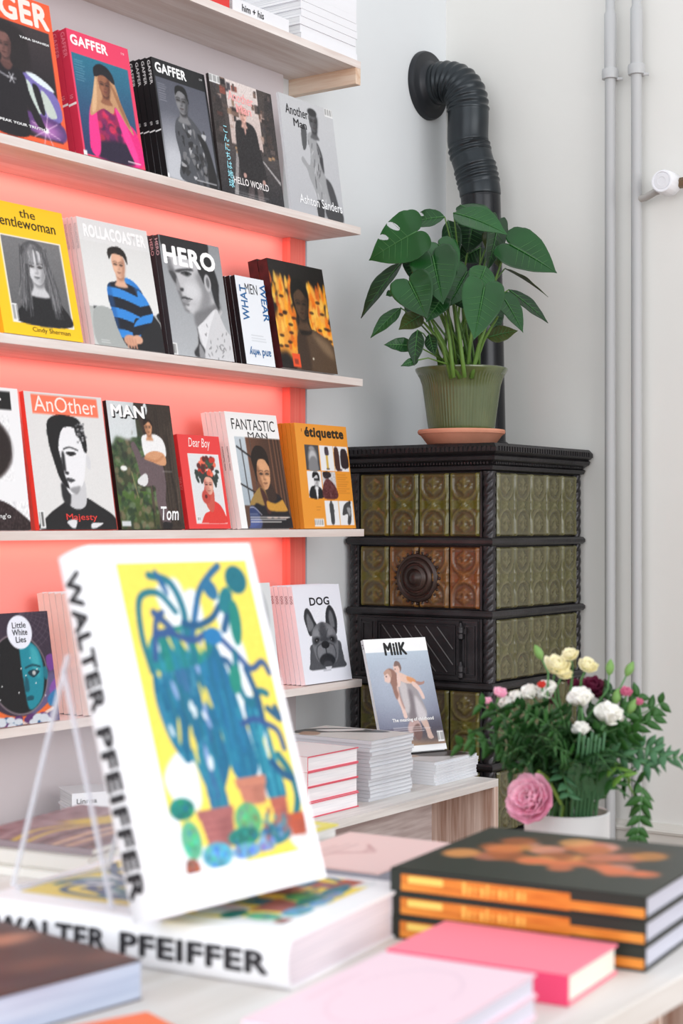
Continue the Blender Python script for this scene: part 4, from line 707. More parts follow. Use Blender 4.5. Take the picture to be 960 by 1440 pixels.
spt(loft([(-.002, .10), (.03, .10), (.034, .12), (.028, .16), (.018, .175), (.014, .22), (.008, .24), (.012, .246), (.012, .258), (-.002, .262)]), 'base_plinth', IRON)
for fx in (X0 + .04, X1 - .05):
    for fy in (Y0 + .04, Y1 - .05): spt(MB().lathe([(.03, 0), (.034, .01), (.022, .03), (.018, .05), (.028, .085), (.036, .0999)], 16, Matrix.Translation((fx, fy, 0))), 'foot', IRON, True)
for cx, cy in ((X0 + .012, Y0 + .012), (X0 + .012, Y1 - .012), (X1 - .012, Y0 + .012)):
    m = MB()
    for za, zb in ((.262, .4345), (.4565, .649), (.671, .8425), (.8645, 1.0375), (1.0595, 1.238)):
        N_ = 64; m.tube([(cx, cy, za + (zb - za) * i / N_) for i in range(N_ + 1)], .0170, 36, True, lambda i, a: 1 + .22 * abs(math.sin(1.5 * (a - i * .21))) ** .7 - .16)
    spt(m, 'twisted_column', IRONL, True, 60)
# relief of one glazed tile as a height field
def relief(nx, ny, asp):
    x, y = np.meshgrid(np.linspace(0, 1, nx), np.linspace(0, 1, ny)); h = np.zeros_like(x); yy = np.where(y > .5, 1 - y, y)   # mirrored halves
    h += .55 * (np.exp(-((x - .03) / .03) ** 2) + np.exp(-((x - .97) / .03) ** 2)); Yc = yy * asp
    d = np.hypot(x - .5, Yc - .50 * asp * .62); top = np.hypot(x - .5, np.maximum(Yc - asp * .20, 0)); ring = np.exp(-((top - .40) / .035) ** 2) * (yy < .47); h += .9 * ring
    h += .5 * np.exp(-((yy - .035) / .012) ** 2) * (abs(x - .5) < .42)
    def blob(cx, cy, r, k=1.): return k * np.exp(-(((x - cx) ** 2 + ((yy - cy) * asp) ** 2) / r ** 2))
    for cx, cy, r in ((.5, .10, .055), (.5, .17, .06), (.40, .135, .05), (.60, .135, .05), (.33, .24, .055), (.67, .24, .055), (.42, .27, .05), (.58, .27, .05), (.5, .23, .045), (.5, .31, .05), (.28, .18, .035), (.72, .18, .035)): h += blob(cx, cy, r, .95)
    h += .7 * np.exp(-((x - .5) / .018) ** 2) * (yy < .33) * (yy > .06)
    for sx in (.1, .9): h += blob(sx, .43, .06, .6) + blob(sx, .5, .05, .5)
    for k in range(5): a = -1.1 + k * .55; h += .8 * np.exp(-(((x - .5) * math.cos(a) - (y - .5) * asp * math.sin(a)) / .02) ** 2) * (np.hypot(x - .5, (y - .5) * asp) < .22)
    return np.clip(h, 0, 1.25)
TNX, TNY = 22, 46
def tiles(name, n, p0, du, w_, z0, z1, nrm, colors):
    H = relief(TNX, TNY, (z1 - z0) / w_); V = []; F = []; C = []
    for k in range(n):
        base = len(V); lo, hi, pan = colors[k % len(colors)]
        for j in range(TNY):
            for i in range(TNX):
                u = k * w_ + .0015 + (w_ - .003) * i / (TNX - 1); z_ = z0 + (z1 - z0) * j / (TNY - 1); e = 0 if 0 < i < TNX - 1 and 0 < j < TNY - 1 else -.004
                V.append(Vector(p0) + Vector(du) * u + Vector(nrm) * (H[j, i] * .0052 + e) + Vector((0, 0, z_)))
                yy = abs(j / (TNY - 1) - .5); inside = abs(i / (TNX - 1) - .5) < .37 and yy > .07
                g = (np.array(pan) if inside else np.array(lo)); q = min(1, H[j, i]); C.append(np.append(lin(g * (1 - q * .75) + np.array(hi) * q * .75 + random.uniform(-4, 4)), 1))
        for j in range(TNY - 1):
            for i in range(TNX - 1): a = base + j * TNX + i; F.append([a, a + 1, a + TNX + 1, a + TNX])
    o = mesh(name, V, F, TILE, sv, True, (-.5, .03, 0), np.clip(np.array(C), 0, 1)); return o
OL = ((84, 80, 26), (118, 108, 52), (78, 66, 42)); OL2 = ((76, 74, 24), (112, 104, 50), (74, 62, 40)); BR = ((104, 70, 26), (134, 98, 48), (86, 60, 36)); BR2 = ((112, 62, 26), (140, 92, 44), (92, 56, 34)); OL_HAZE = ((88, 86, 52), (122, 118, 84), (84, 80, 54)); OL_HAZE2 = ((82, 80, 48), (118, 114, 80), (80, 76, 52))  # last pair, for the side face: olive with its hazy reflection mixed into the colour
ROWS = [(1.0605, 1.237), (.8655, 1.0365), (.672, .8415), (.4575, .648), (.263, .4335)]
fw = (Y1 - Y0 - .064) / 4; swd = (X1 - X0 - .058) / 5
for ri, (za, zb) in enumerate(ROWS):
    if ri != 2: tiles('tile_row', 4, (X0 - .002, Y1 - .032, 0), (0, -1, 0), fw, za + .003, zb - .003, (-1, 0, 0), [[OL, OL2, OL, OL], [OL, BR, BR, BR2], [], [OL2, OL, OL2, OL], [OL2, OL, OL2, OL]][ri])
    tiles('tile_row', 5, (X0 + .03, Y0 - .002, 0), (1, 0, 0), swd, za + .003, zb - .003, (0, -1, 0), [OL_HAZE, OL_HAZE2, OL_HAZE, OL_HAZE2, OL_HAZE])
# narrow iron jambs beside the tile rows
for ri, (za, zb) in enumerate(ROWS):
    spt(MB().box(X0 - .004, X0 + .02, Y0 + .0255, Y0 + .0315, za, zb), 'iron_jamb', IRONL); spt(MB().box(X0 - .004, X0 + .02, Y1 - .0315, Y1 - .0255, za, zb), 'iron_jamb', IRONL)
# ash door plate
za, zb = ROWS[2]; xf = X0 - .003
spt(MB().box(xf - .003, X0 + .02, Y0 + .032, Y1 - .032, za, zb), 'front_plate', IRON)
def frame(mb, ya, yb, z0, z1, b_, h_, x=xf - .003): mb.box(x - h_, x, ya, yb, z0, z0 + b_).box(x - h_, x, ya, yb, z1 - b_, z1).box(x - h_, x, ya, ya + b_, z0 + b_, z1 - b_).box(x - h_, x, yb - b_, yb, z0 + b_, z1 - b_); return mb
for ya, yb, yc, yd in ((Y0 + .036, -.172, -.210, -.180), (.112, .164, .120, .156)):
    m = MB(); frame(m, ya, yb, za + .006, zb - .006, .006, .004); frame(m, yc, yd, za + .018, zb - .018, .004, .005); m.box(xf - .0035, xf - .003, ya, yb, za + .006, zb - .006); spt(m, 'panel_moulding', IRONL)
m = MB().box(xf - .011, xf - .003, -.166, .106, za + .006, zb - .006); frame(m, -.166, .106, za + .006, zb - .006, .008, .005, xf - .011); frame(m, -.154, .094, za + .018, zb - .018, .004, .004, xf - .011)
door = spt(m, 'ash_door', IRON)
m = MB(); zz0, zz1 = za + .024, zb - .024; hgt = zz1 - zz0
for k in range(9):
    y0_ = .088 + .105 - k * .036; pts_ = []
    for s_ in np.linspace(0, 1, 30):
        y_ = y0_ - s_ * hgt * .85; z_ = zz1 - s_ * hgt
        if -.148 < y_ < .088: pts_.append((xf - .0115, y_, z_))
    if len(pts_) > 2: m.tube([pts_[0], pts_[-1]], .0016, 6)
o = m.build('door_ribs', mat('worn_iron', (96, 94, 94), .35, .5, .5), door)
for zc in (zb - .035, za + .03): o = autosmooth(MB().lathe([(.005, -.02), (.008, -.018), (.008, -.006), (.006, -.004), (.0085, -.002), (.0085, .012), (.006, .014), (.003, .024)], 14, Matrix.Translation((xf - .014, -.170, zc))).box(xf - .012, xf - .006, -.186, -.15, zc - .006, zc + .008).build('hinge', IRONL, door))
M = Matrix.Translation((X0 + .002, -.024, .948)) @ Matrix.Rotation(R(-90), 4, 'Y')
spt(MB().lathe([(.066, -.002), (.068, .006), (.064, .012), (.058, .014), (.055, .009), (.051, .009), (.049, .016), (.043, .019), (.040, .013), (.036, .013), (.034, .02), (.026, .023), (.022, .017), (.018, .018), (.014, .026), (.006, .029), (.001, .0295)], 48, M), 'round_vent', mat('vent_iron', (72, 56, 50), .36, .5, .35, rgb2=(52, 42, 40), nscale=20), True, 60)
m = MB()
for k in range(28):
    a = 2 * math.pi * k / 28; m.lathe([(.0045, 0), (.004, .004), (.002, .006)], 8, Matrix.Translation((X0 - .001, -.024 + .0705 * math.cos(a), .948 + .0705 * math.sin(a))) @ Matrix.Rotation(R(-90), 4, 'Y'))
spt(m, 'vent_beading', mat('vent_iron', None), True)

# ------------------------------------------------------------------ stove pipe
SP = mat('stove_pipe_metal', (50, 56, 60), .3, .5, .45, rgb2=(42, 46, 50), nscale=6)
fp = thing('stove_pipe', 'black metal stove pipe with corrugated elbow rising to the wall', 'pipe', (.683, .0, 1.3138))
ctrl = [(.20, 2.431), (.165, 2.432), (.135, 2.428), (.105, 2.413), (.083, 2.386), (.073, 2.35), (.0715, 2.31), (.073, 2.262), (.071, 2.235), (.062, 2.20), (.050, 2.165), (.040, 2.13), (.032, 2.095), (.029, 2.06), (.026, 2.0), (.010, 1.335)]
pts = []
for i in range(len(ctrl) - 1):
    a, b_, c_, d = (np.array(ctrl[max(i - 1, 0)]), np.array(ctrl[i]), np.array(ctrl[i + 1]), np.array(ctrl[min(i + 2, len(ctrl) - 1)]))
    L = np.hypot(*(c_ - b_)); k = max(2, int(L / .0035)) if i < 14 else 24
    for t in np.arange(k) / k: q = .5 * ((2 * b_) + (c_ - a) * t + (2 * a - 5 * b_ + 4 * c_ - d) * t * t + (3 * b_ - a - 3 * c_ + d) * t ** 3); pts.append((q[0], q[1]))
pts.append(ctrl[-1]); sl = 0; rad = []; P3 = []; segs = {'elbow': [], 'straight': []}
for i, q in enumerate(pts):
    if i: sl += math.hypot(q[0] - pts[i - 1][0], q[1] - pts[i - 1][1])
    z_ = q[1]; r0 = .0615 if z_ > 2.075 else .0595; am = 0
    if q[0] < .172 and z_ > 2.335: am = .0032
    elif 2.19 < z_ < 2.235 or 2.105 < z_ < 2.165: am = .0035
    rad.append(r0 + am * math.sin(sl * 2 * math.pi / .0165)); P3.append((0, q[0], q[1] - 1.3138))
k = max(i for i, q in enumerate(pts) if q[1] > 2.075)
autosmooth(MB().tube(P3[:k + 2], rad[:k + 2], 40).build('corrugated_elbow', SP, fp), 80)
autosmooth(MB().tube([P3[k]] + P3[k + 1:], .0585, 40).build('straight_tube', mat('stove_pipe_dark', (40, 41, 44), .26, .5, .5), fp), 60)
MB().lathe([(.064, .0), (.066, .002), (.066, .022), (.060, .026), (.058, .026)], 40, Matrix.Translation((0, .010, .0))).build('pipe_collar', IRON, fp)
M = Matrix.Translation((0, .2195, 2.431 - 1.3138)) @ Matrix.Rotation(R(90), 4, 'X')
autosmooth(MB().lathe([(.1035, 0), (.1035, .008), (.100, .016), (.093, .019), (.075, .02), (.070, .024), (.064, .03), (.062, .036)], 56, M).build('wall_rosette', mat('rosette_metal', (44, 46, 50), .45, .5, .3), fp))

# ------------------------------------------------------------------ pot, saucer, monstera
PC = Vector((.335, -.112, 1.3138))
TERRA = mat('terracotta', (216, 150, 124), .75, .3, rgb2=(200, 134, 108), nscale=12)
sc_ = thing('plant_saucer', 'terracotta saucer under the green pot on the stove', 'saucer', PC)
autosmooth(MB().lathe([(.088, 0), (.094, .002), (.112, .026), (.119, .030), (.121, .036), (.119, .041), (.113, .041), (.108, .034), (.095, .010), (.02, .008)], 56).build('dish', TERRA, sc_))
GLZ = mat('green_glaze', (92, 102, 62), .22, .55, coat=.5, rgb2=(76, 88, 52), nscale=9, stretch=(3, 3, .8))
pz = PC + Vector((0, 0, .0085)); pt = thing('flower_pot', 'ribbed olive green glazed pot holding the monstera', 'plant pot', pz)
prof = [(.070, .0), (.083, .002), (.088, .010), (.086, .018), (.088, .022), (.090, .028), (.096, .075), (.102, .12), (.107, .155), (.114, .176), (.124, .190), (.1275, .197), (.1275, .201), (.123, .203), (.119, .198), (.108, .176), (.104, .165), (.02, .16)]
prof2 = []
for a, b_ in zip(prof[:-1], prof[1:]): prof2 += [(a[0] + (b_[0] - a[0]) * t, a[1] + (b_[1] - a[1]) * t) for t in (0, .33, .66)]
prof2.append(prof[-1])
autosmooth(MB().lathe(prof2, 288, None, lambda a, z_: 1 + (.0085 * math.cos(72 * a) if .03 < z_ < .185 else 0)).build('pot_body', GLZ, pt), 60)
MB().lathe([(.0, .158), (.1035, .160), (.1035, .166), (.0, .170)], 32).build('soil', mat('soil', (58, 44, 34), .95, .1, rgb2=(40, 30, 24), nscale=60), pt)
def leafmat(name, a, b_, rough=.36): return mat(name, a, rough, .5, rgb2=b_, nscale=7, coat=.12, bump=.12, bscale=12)
ML = [leafmat('monstera_leaf', (20, 76, 26), (14, 58, 18)), leafmat('monstera_leaf_light', (28, 88, 34), (20, 68, 24)), leafmat('monstera_leaf_dark', (22, 58, 28), (14, 44, 20)), leafmat('monstera_leaf_olive', (74, 84, 40), (54, 66, 30))]
STEM = mat('monstera_stem', (104, 140, 62), .4, .4, rgb2=(74, 110, 44), nscale=6); STEMD = mat('monstera_petiole', (88, 122, 66), .4, .4)
mo = thing('monstera_plant', 'leafy green monstera with heart shaped leaves in the olive pot', 'plant', pz + Vector((0, 0, .17)))
PO = mo.location
ZL = lambda a, b_, Y: at(500 + a / 3.2, 270 + b_ / 3.2, Y)
def leaf(base, tip, wid, nrm, m, shape='heart', cup=.10, droop=.15, holes=(), half=(1, 1), parent=mo, name='leaf', n=12, vein=True):
    ax = tip - base; L = ax.length; ax.normalize(); nrm = Vector(nrm); sd = ax.cross(nrm).normalized(); nr = sd.cross(ax).normalized()
    # resample the outline to half widths along the axis
    ts = np.linspace(-.18 if shape == 'heart' else 0, 1.04, 120 if holes else 26)
    V = []; F = []; cols = 60 if holes else 9
    def hw(t):
        if shape == 'heart': return float(np.interp(t, [0, .06, .16, .30, .44, .58, .72, .84, .93, .99, 1.04], [.46, .49, .505, .485, .44, .365, .27, .17, .085, .03, 0]))
        return float(np.interp(t, [0, .04, .12, .24, .38, .52, .66, .80, .92, 1.05], [0, .12, .28, .42, .495, .48, .40, .27, .12, 0]))
    def inn(t): return 0
    def P(s_, t, side):
        z_ = cup * abs(s_) ** 1.4 * wid * 2 - droop * L * max(t, 0) ** 2 + .0012 * math.sin(t * 16) * abs(s_) * 2
        return base + ax * (t * L) + sd * (s_ * wid * side) + nr * z_
    for side in (1, -1):
        kk = len(V); sc = half[0] if side == 1 else half[1]
        for t in ts:
            a, b_ = inn(t), max(hw(t) * sc, inn(t) + .002)
            if shape == 'heart' and t < 0:
                q_ = math.sqrt(max(0, 1 - (t / .181) ** 2)); a = .25 - .245 * q_; b_ = max(a + .003, (.25 + .21 * q_) * sc)
            for j in range(cols): V.append(P(a + (b_ - a) * j / (cols - 1), t, side))
        for i in range(len(ts) - 1):
            for j in range(cols - 1):
                tm = (ts[i] + ts[i + 1]) / 2; jm = (j + .5) / (cols - 1); skip = any(s_ == side and ((tm - tc - sl_ * (jm - sc_)) / rt_) ** 2 + ((jm - sc_) / rs_) ** 2 < 1 for s_, tc, sc_, rt_, rs_, sl_ in holes)
                if not skip:
                    f = [kk + i * cols + j, kk + i * cols + j + 1, kk + (i + 1) * cols + j + 1, kk + (i + 1) * cols + j]; F.append(f if side == 1 else f[::-1])
    V = [v - PO for v in V] if parent is mo else V
    ob = mesh(name, V, F, m, parent, True); s_ = ob.modifiers.new('thickness', 'SOLIDIFY'); s_.thickness = .0012; s_.offset = 0
    if vein:
        mv = MB(); mv.tube([P(0, t, 1) + nr * .0012 - (PO if parent is mo else Vector()) for t in np.linspace(0, .98, 10)], [.0018 * (1 - .8 * t) for t in np.linspace(0, 1, 10)], 6)
        for k in range(1, 6):
            for side in (1, -1):
                t0 = .06 + k * .13; mv.tube([P(s_, t0 + .16 * s_ / .4, side) + nr * .0008 - (PO if parent is mo else Vector()) for s_ in np.linspace(0, .8 * hw(min(t0 + .12, 1)) * (half[0] if side == 1 else half[1]), 5)], [.0008, .0007, .0006, .0005, .0003], 5)
        mv.build('vein', mat('leaf_vein', (66, 116, 62), .35, .5), ob, True)
    return ob
CV = -FW                                            # towards the viewer's side of the room
LEAVES = [  # base px, tip px, depth base/tip, width px, normal (right, toward room, up), material, shape, extras
 ((275, 178), (72, 285), 4.30, 4.33, 225, (-.2, .75, .75), 1, 'heart', dict(holes=[(1, .36, .70, .060, .30, .25), (1, .62, .72, .050, .34, .22)], half=(1.0, 1.05), cup=.05)),
 ((208, 315), (28, 522), 4.42, 4.38, 92, (-.75, .45, .35), 2, 'oval', dict(cup=.22)),
 ((345, 285), (385, 468), 4.30, 4.22, 190, (-.15, .85, .4), 0, 'heart', {}),
 ((280, 288), (262, 392), 4.36, 4.33, 120, (-.3, .85, .3), 2, 'heart', {}),
 ((372, 236), (452, 335), 4.38, 4.32, 130, (.1, .7, .7), 1, 'heart', {}),
 ((240, 402), (308, 540), 4.26, 4.20, 172, (-.2, .8, .5), 0, 'heart', {}),
 ((578, 430), (542, 628), 4.22, 4.15, 172, (.1, .9, .35), 1, 'heart', {}),
 ((692, 235), (885, 338), 4.40, 4.36, 190, (.15, .75, .6), 0, 'heart', dict(cup=.07)),
 ((500, 360), (425, 492), 4.34, 4.28, 150, (0, .85, .4), 0, 'heart', {}),
 ((585, 335), (545, 440), 4.33, 4.28, 110, (.2, .85, .3), 1, 'oval', {}),
 ((668, 480), (748, 604), 4.34, 4.28, 95, (.3, .8, .4), 0, 'heart', {}),
 ((688, 440), (856, 560), 4.44, 4.42, 70, (.35, .45, .9), 2, 'oval', {}),
 ((670, 345), (856, 440), 4.50, 4.48, 60, (.3, -.2, .9), 3, 'oval', dict(cup=.2)),
 ((440, 95), (650, 138), 4.42, 4.34, 140, (.1, .45, .9), 1, 'oval', dict(cup=.12, droop=.2)),
 ((470, 60), (590, 110), 4.55, 4.45, 120, (.1, .35, .95), 0, 'oval', {}),
 ((400, 112), (235, 128), 4.44, 4.46, 90, (-.1, .5, .85), 0, 'oval', dict(holes=[(1, .62, .75, .05, .35, .2)])),
 ((640, 140), (608, 332), 4.46, 4.42, 100, (.6, .6, .3), 2, 'heart', {}),
 ((612, 200), (650, 330), 4.50, 4.48, 90, (.2, .8, .3), 3, 'heart', {}),
 ((415, 128), (452, 268), 4.48, 4.44, 78, (-.4, .8, .3), 2, 'oval', {}),
 ((530, 128), (505, 252), 4.58, 4.54, 150, (0, .9, .3), 2, 'heart', {}),
 ((203, 522), (78, 630), 4.32, 4.28, 62, (-.3, .6, .75), 0, 'oval', {}),
 ((228, 690), (140, 684), 4.28, 4.26, 62, (-.2, .8, .55), 0, 'heart', {}),
 ((278, 622), (262, 756), 4.26, 4.22, 66, (-.3, .85, .3), 2, 'oval', {}),
 ((282, 756), (213, 776), 4.24, 4.22, 34, (0, .7, .7), 0, 'oval', {}),
 ((300, 552), (208, 604), 4.34, 4.30, 80, (-.2, .85, .4), 3, 'oval', {}),
 ((384, 482), (325, 568), 4.28, 4.24, 92, (-.1, .9, .35), 0, 'heart', {}),
 ((592, 655), (712, 622), 4.40, 4.38, 72, (.2, .6, .7), 3, 'oval', {}),
 ((330, 640), (350, 720), 4.30, 4.27, 52, (-.4, .8, .3), 2, 'oval', {}),
 ((168, 452), (140, 462), 4.40, 4.39, 30, (-.2, .8, .4), 0, 'oval', {}),
 ((400, 330), (352, 400), 4.46, 4.42, 120, (-.2, .85, .3), 2, 'heart', {}),
 ((455, 430), (505, 520), 4.40, 4.36, 120, (.1, .85, .3), 2, 'heart', {}),
 ((560, 250), (470, 300), 4.60, 4.58, 130, (0, .9, .3), 2, 'heart', {}),
 ((610, 520), (640, 620), 4.42, 4.40, 90, (.3, .8, .3), 2, 'heart', {}),
 ((300, 470), (235, 560), 4.40, 4.38, 90, (-.3, .8, .3), 2, 'oval', {}),
]
SB = PO + Vector((0, 0, .0))
for i, (b_, t_, yb, yt, wd, nn, mi, shp, ex) in enumerate(LEAVES):
    bp_, tp_ = ZL(b_[0], b_[1], yb), ZL(t_[0], t_[1], yt); n_ = RT * nn[0] + CV * (nn[1] + .25) + UP * nn[2] * .55
    tp_ = bp_ + (tp_ - bp_) * 1.07
    leaf(bp_, tp_, wd * (1.2 if shp == 'oval' else 1.14) / 3.2 / 2300 * yb, n_, ML[mi], shp, **{**dict(cup=.09, droop=.10), **ex})
    a = i * 2.4; r_ = .02 + .04 * ((i * 37) % 10) / 10; root = PO + Vector((r_ * math.cos(a), r_ * math.sin(a), -.004)); mid = root.lerp(bp_, .55) + UP * .05 * (1 if b_[1] < 500 else .4); thick = .0046 if b_[1] < 350 else .0036
    q = [root, root.lerp(mid, .5) + UP * .015, mid, mid.lerp(bp_, .6) + UP * .008, bp_]
    MB().tube([v - PO for v in q], [thick, thick * .85, thick * .65, thick * .5, .0018], 8).build('petiole', STEM if i % 2 else STEMD, mo, True)
for i, (u0, u1, vt_) in enumerate(((450, 330, 560), (470, 300, 580), (490, 440, 500), (500, 530, 580), (520, 590, 600), (440, 400, 540), (510, 640, 560), (430, 350, 610))):
    p0 = ZL(u0, 740, 4.42 - .02 * (i % 3)); p0.z = PO.z - .004; p1 = ZL(u1, vt_, 4.36); m_ = p0.lerp(p1, .5) + UP * .02
    MB().tube([p0 - PO, p0.lerp(m_, .5) - PO, m_ - PO, p1 - PO], [.0062, .0056, .005, .0026], 10).build('stem', STEM, mo, True)

# ------------------------------------------------------------------ front table and the books on it
TZ = .69
TW = wood('table_top_wood', (240, 237, 234), (222, 216, 210), 0, 1., 12)
tb = thing('display_table', 'white topped display table in the foreground covered with books', 'table', (-2.5, -1.3, 0))
MB().box(-1.4, .68, -.53, .40, TZ - .026, TZ).build('table_top', TW, tb, bevel=.002)
for lx in (-1.3, .58):
    for ly in (-.44, .32): MB().box(lx - .025, lx + .025, ly - .025, ly + .025, 0, TZ - .0262).build('table_leg', PLY_Z, tb)
TG = TZ + .0004
# generic cactus illustration for the big white book
def c_cactus(p):
    Ye, Wt = (246, 220, 92), (234, 238, 240); p.rect(0, 0, 1, 1, Ye); BL = [(24, 104, 140), (28, 124, 158), (40, 140, 166), (62, 98, 150), (34, 112, 128), (74, 150, 176), (20, 92, 126)]; TE = [(22, 128, 122), (36, 140, 126), (18, 104, 112)]
    for b_ in ([(.02, .70), (.16, .62), (.26, .66), (.24, .80), (.10, .80)], [(.24, .1), (.42, .06), (.46, .2), (.34, .24)], [(.44, .12), (.54, .1), (.56, .2), (.48, .22)], [(.66, .16), (.76, .12), (.78, .24), (.70, .30)], [(.62, .26), (.80, .26), (.82, .44), (.66, .52)], [(.66, .46), (.80, .46), (.80, .54), (.68, .54)], [(.70, .6), (.76, .6), (.78, .8), (.70, .78)], [(.0, .94), (.3, .93), (.5, .99), (.2, 1.02), (0, 1.02)], [(.82, .92), (1, .9), (1, 1), (.9, 1)], [(.0, .82), (.06, .8), (.06, .96), (0, .97)]): p.pg(b_, Wt, .008)
    def mass(pts, cols, n_, yel=0):
        p.pg(pts, cols[0], .003); P_ = np.array(pts); x0, x1, y0, y1 = P_[:, 0].min(), P_[:, 0].max(), P_[:, 1].min(), P_[:, 1].max()
        sn = p.a.copy(); 
        for k in range(n_): x = random.uniform(x0, x1); y = random.uniform(y0, y1); L = random.uniform(.06, .16); c = (x0 + x1) / 2; p.st([(x, y), (x + (c - x) * .12, y + L)], random.uniform(.010, .024), random.choice(cols), .75)
        for k in range(yel): x = random.uniform(x0 + .04, x1 - .04); y = random.uniform(y0 + .05, y1 - .1); p.el(x, y, random.uniform(.008, .02), random.uniform(.015, .05), random.choice([Ye, Wt, Ye, (150, 170, 216)]), .3, .9, random.uniform(-.35, .2))
        q = p.a; m = Pic.__new__(Pic); m.__dict__.update(p.__dict__); m.a = np.zeros_like(q); m.pg(pts, (1, 1, 1), .003); p.a = sn * (1 - m.a) + q * m.a
    mass([(.10, .36), (.16, .30), (.30, .27), (.46, .28), (.58, .30), (.62, .42), (.60, .56), (.54, .66), (.46, .74), (.38, .80), (.30, .74), (.26, .66), (.20, .66), (.12, .58), (.08, .46)], BL, 150, 22)
    mass([(.44, .30), (.52, .26), (.60, .28), (.66, .40), (.70, .56), (.72, .72), (.54, .73), (.50, .56)], BL[:3] + [(30, 110, 160)], 70, 0); mass([(.72, .50), (.80, .48), (.86, .56), (.88, .70), (.89, .82), (.76, .82), (.73, .68)], [(24, 110, 146), (30, 130, 150), (60, 160, 180)], 40, 2)
    mass([(.30, .62), (.38, .6), (.42, .7), (.44, .82), (.32, .83), (.30, .74)], [(40, 132, 160), (54, 104, 150), (30, 120, 140)], 30, 2)
    mass([(.10, .30), (.16, .24), (.3, .22), (.5, .22), (.58, .28), (.5, .34), (.3, .36), (.14, .36)], TE + BL[:3], 60, 8)
    for q in ([(.10, .36), (.08, .24), (.12, .12), (.26, .105), (.36, .17)], [(.14, .32), (.20, .2), (.26, .17)], [(.18, .24), (.3, .23), (.2, .17)], [(.40, .26), (.42, .16), (.36, .07), (.22, .045)], [(.44, .26), (.52, .16), (.58, .10), (.68, .05), (.76, .02)], [(.40, .21), (.5, .22), (.62, .20), (.7, .16)], [(.3, .24), (.44, .27), (.6, .25), (.74, .32), (.84, .38), (.94, .36), (.98, .40)], [(.70, .24), (.76, .18), (.80, .12)], [(.74, .32), (.72, .44), (.78, .50), (.86, .46), (.92, .47)], [(.80, .38), (.84, .48), (.84, .56)], [(.68, .56), (.78, .55), (.86, .57), (.94, .60), (.96, .66)], [(.90, .68), (.96, .74), (.98, .82), (.92, .90)], [(.84, .7), (.9, .74), (.96, .76)], [(.90, .52), (.98, .56), (.96, .52)], [(.70, .44), (.68, .36), (.64, .34)]): p.st(q, random.uniform(.035, .05), random.choice([(28, 84, 128), (34, 100, 150), (24, 110, 132), (50, 84, 140)]), .95, True)
    for cx, cy, rx, ry, c, ro in ((.88, .07, .085, .05, (22, 108, 124), .5), (.76, .14, .05, .05, (26, 120, 132), .5), (.80, .22, .045, .08, (24, 130, 120), .15), (.66, .10, .05, .04, (40, 110, 150), -.5), (.60, .26, .07, .03, (34, 120, 176), 0), (.70, .41, .045, .05, (30, 136, 120), .2), (.30, .07, .02, .05, (40, 100, 150), -.4)): p.el(cx, cy, rx, ry, c, .12, 1, ro)
    def pot(cx, cy, w_, h_, c):
        p.pg([(cx - w_ / 2, cy), (cx + w_ / 2, cy), (cx + w_ * .36, cy + h_), (cx - w_ * .36, cy + h_)], c, .003, 1, False); p.pg([(cx, cy), (cx + w_ / 2, cy), (cx + w_ * .36, cy + h_), (cx, cy + h_)], tuple(int(q * .86) for q in c), .02, .8, False); p.pg([(cx - w_ * .55, cy - .014), (cx + w_ * .55, cy - .014), (cx + w_ * .52, cy + .016), (cx - w_ * .52, cy + .016)], tuple(int(q * .95) for q in c), .002, 1, False)
        for k in range(4): p.st([(cx - w_ * .42, cy + h_ * (.25 + .2 * k)), (cx + w_ * .42, cy + h_ * (.27 + .2 * k))], .007, (130, 72, 76), .6)
    pot(.33, .83, .25, .11, (176, 108, 106)); pot(.64, .75, .22, .075, (206, 134, 110)); pot(.82, .83, .12, .12, (190, 104, 88)); pot(.93, .89, .14, .06, (200, 92, 62))
    for cx, cy, rx, ry, c in ((.10, .80, .09, .035, (30, 130, 120)), (.12, .90, .07, .06, (96, 176, 140)), (.56, .87, .10, .055, (96, 176, 120)), (.50, .92, .12, .03, (36, 130, 120)), (.74, .93, .12, .035, (44, 120, 140)), (.28, .96, .11, .04, (90, 166, 190)), (.50, .965, .11, .024, (112, 160, 200)), (.66, .955, .07, .024, (126, 160, 196)), (.09, .985, .05, .03, (160, 88, 76))):
        p.el(cx, cy, rx, ry, c, .12); [p.el(cx + rx * random.uniform(-.7, .7), cy + ry * random.uniform(-.7, .7), .014, .010, tuple(int(q * random.choice((.78, 1.16))) for q in c), .5, .8) for a in range(14)]
    for k in range(20): p.el(random.uniform(.6, .9), random.uniform(.84, .94), .02, .012, random.choice([(70, 120, 150), (130, 160, 190), (90, 140, 150), (150, 90, 90)]), .5, .7)
    p.noise(0, 0, 1, 1, 4, 3); p.blur(1)
BWH = mat('white_cover', (248, 248, 251), .38, .4)
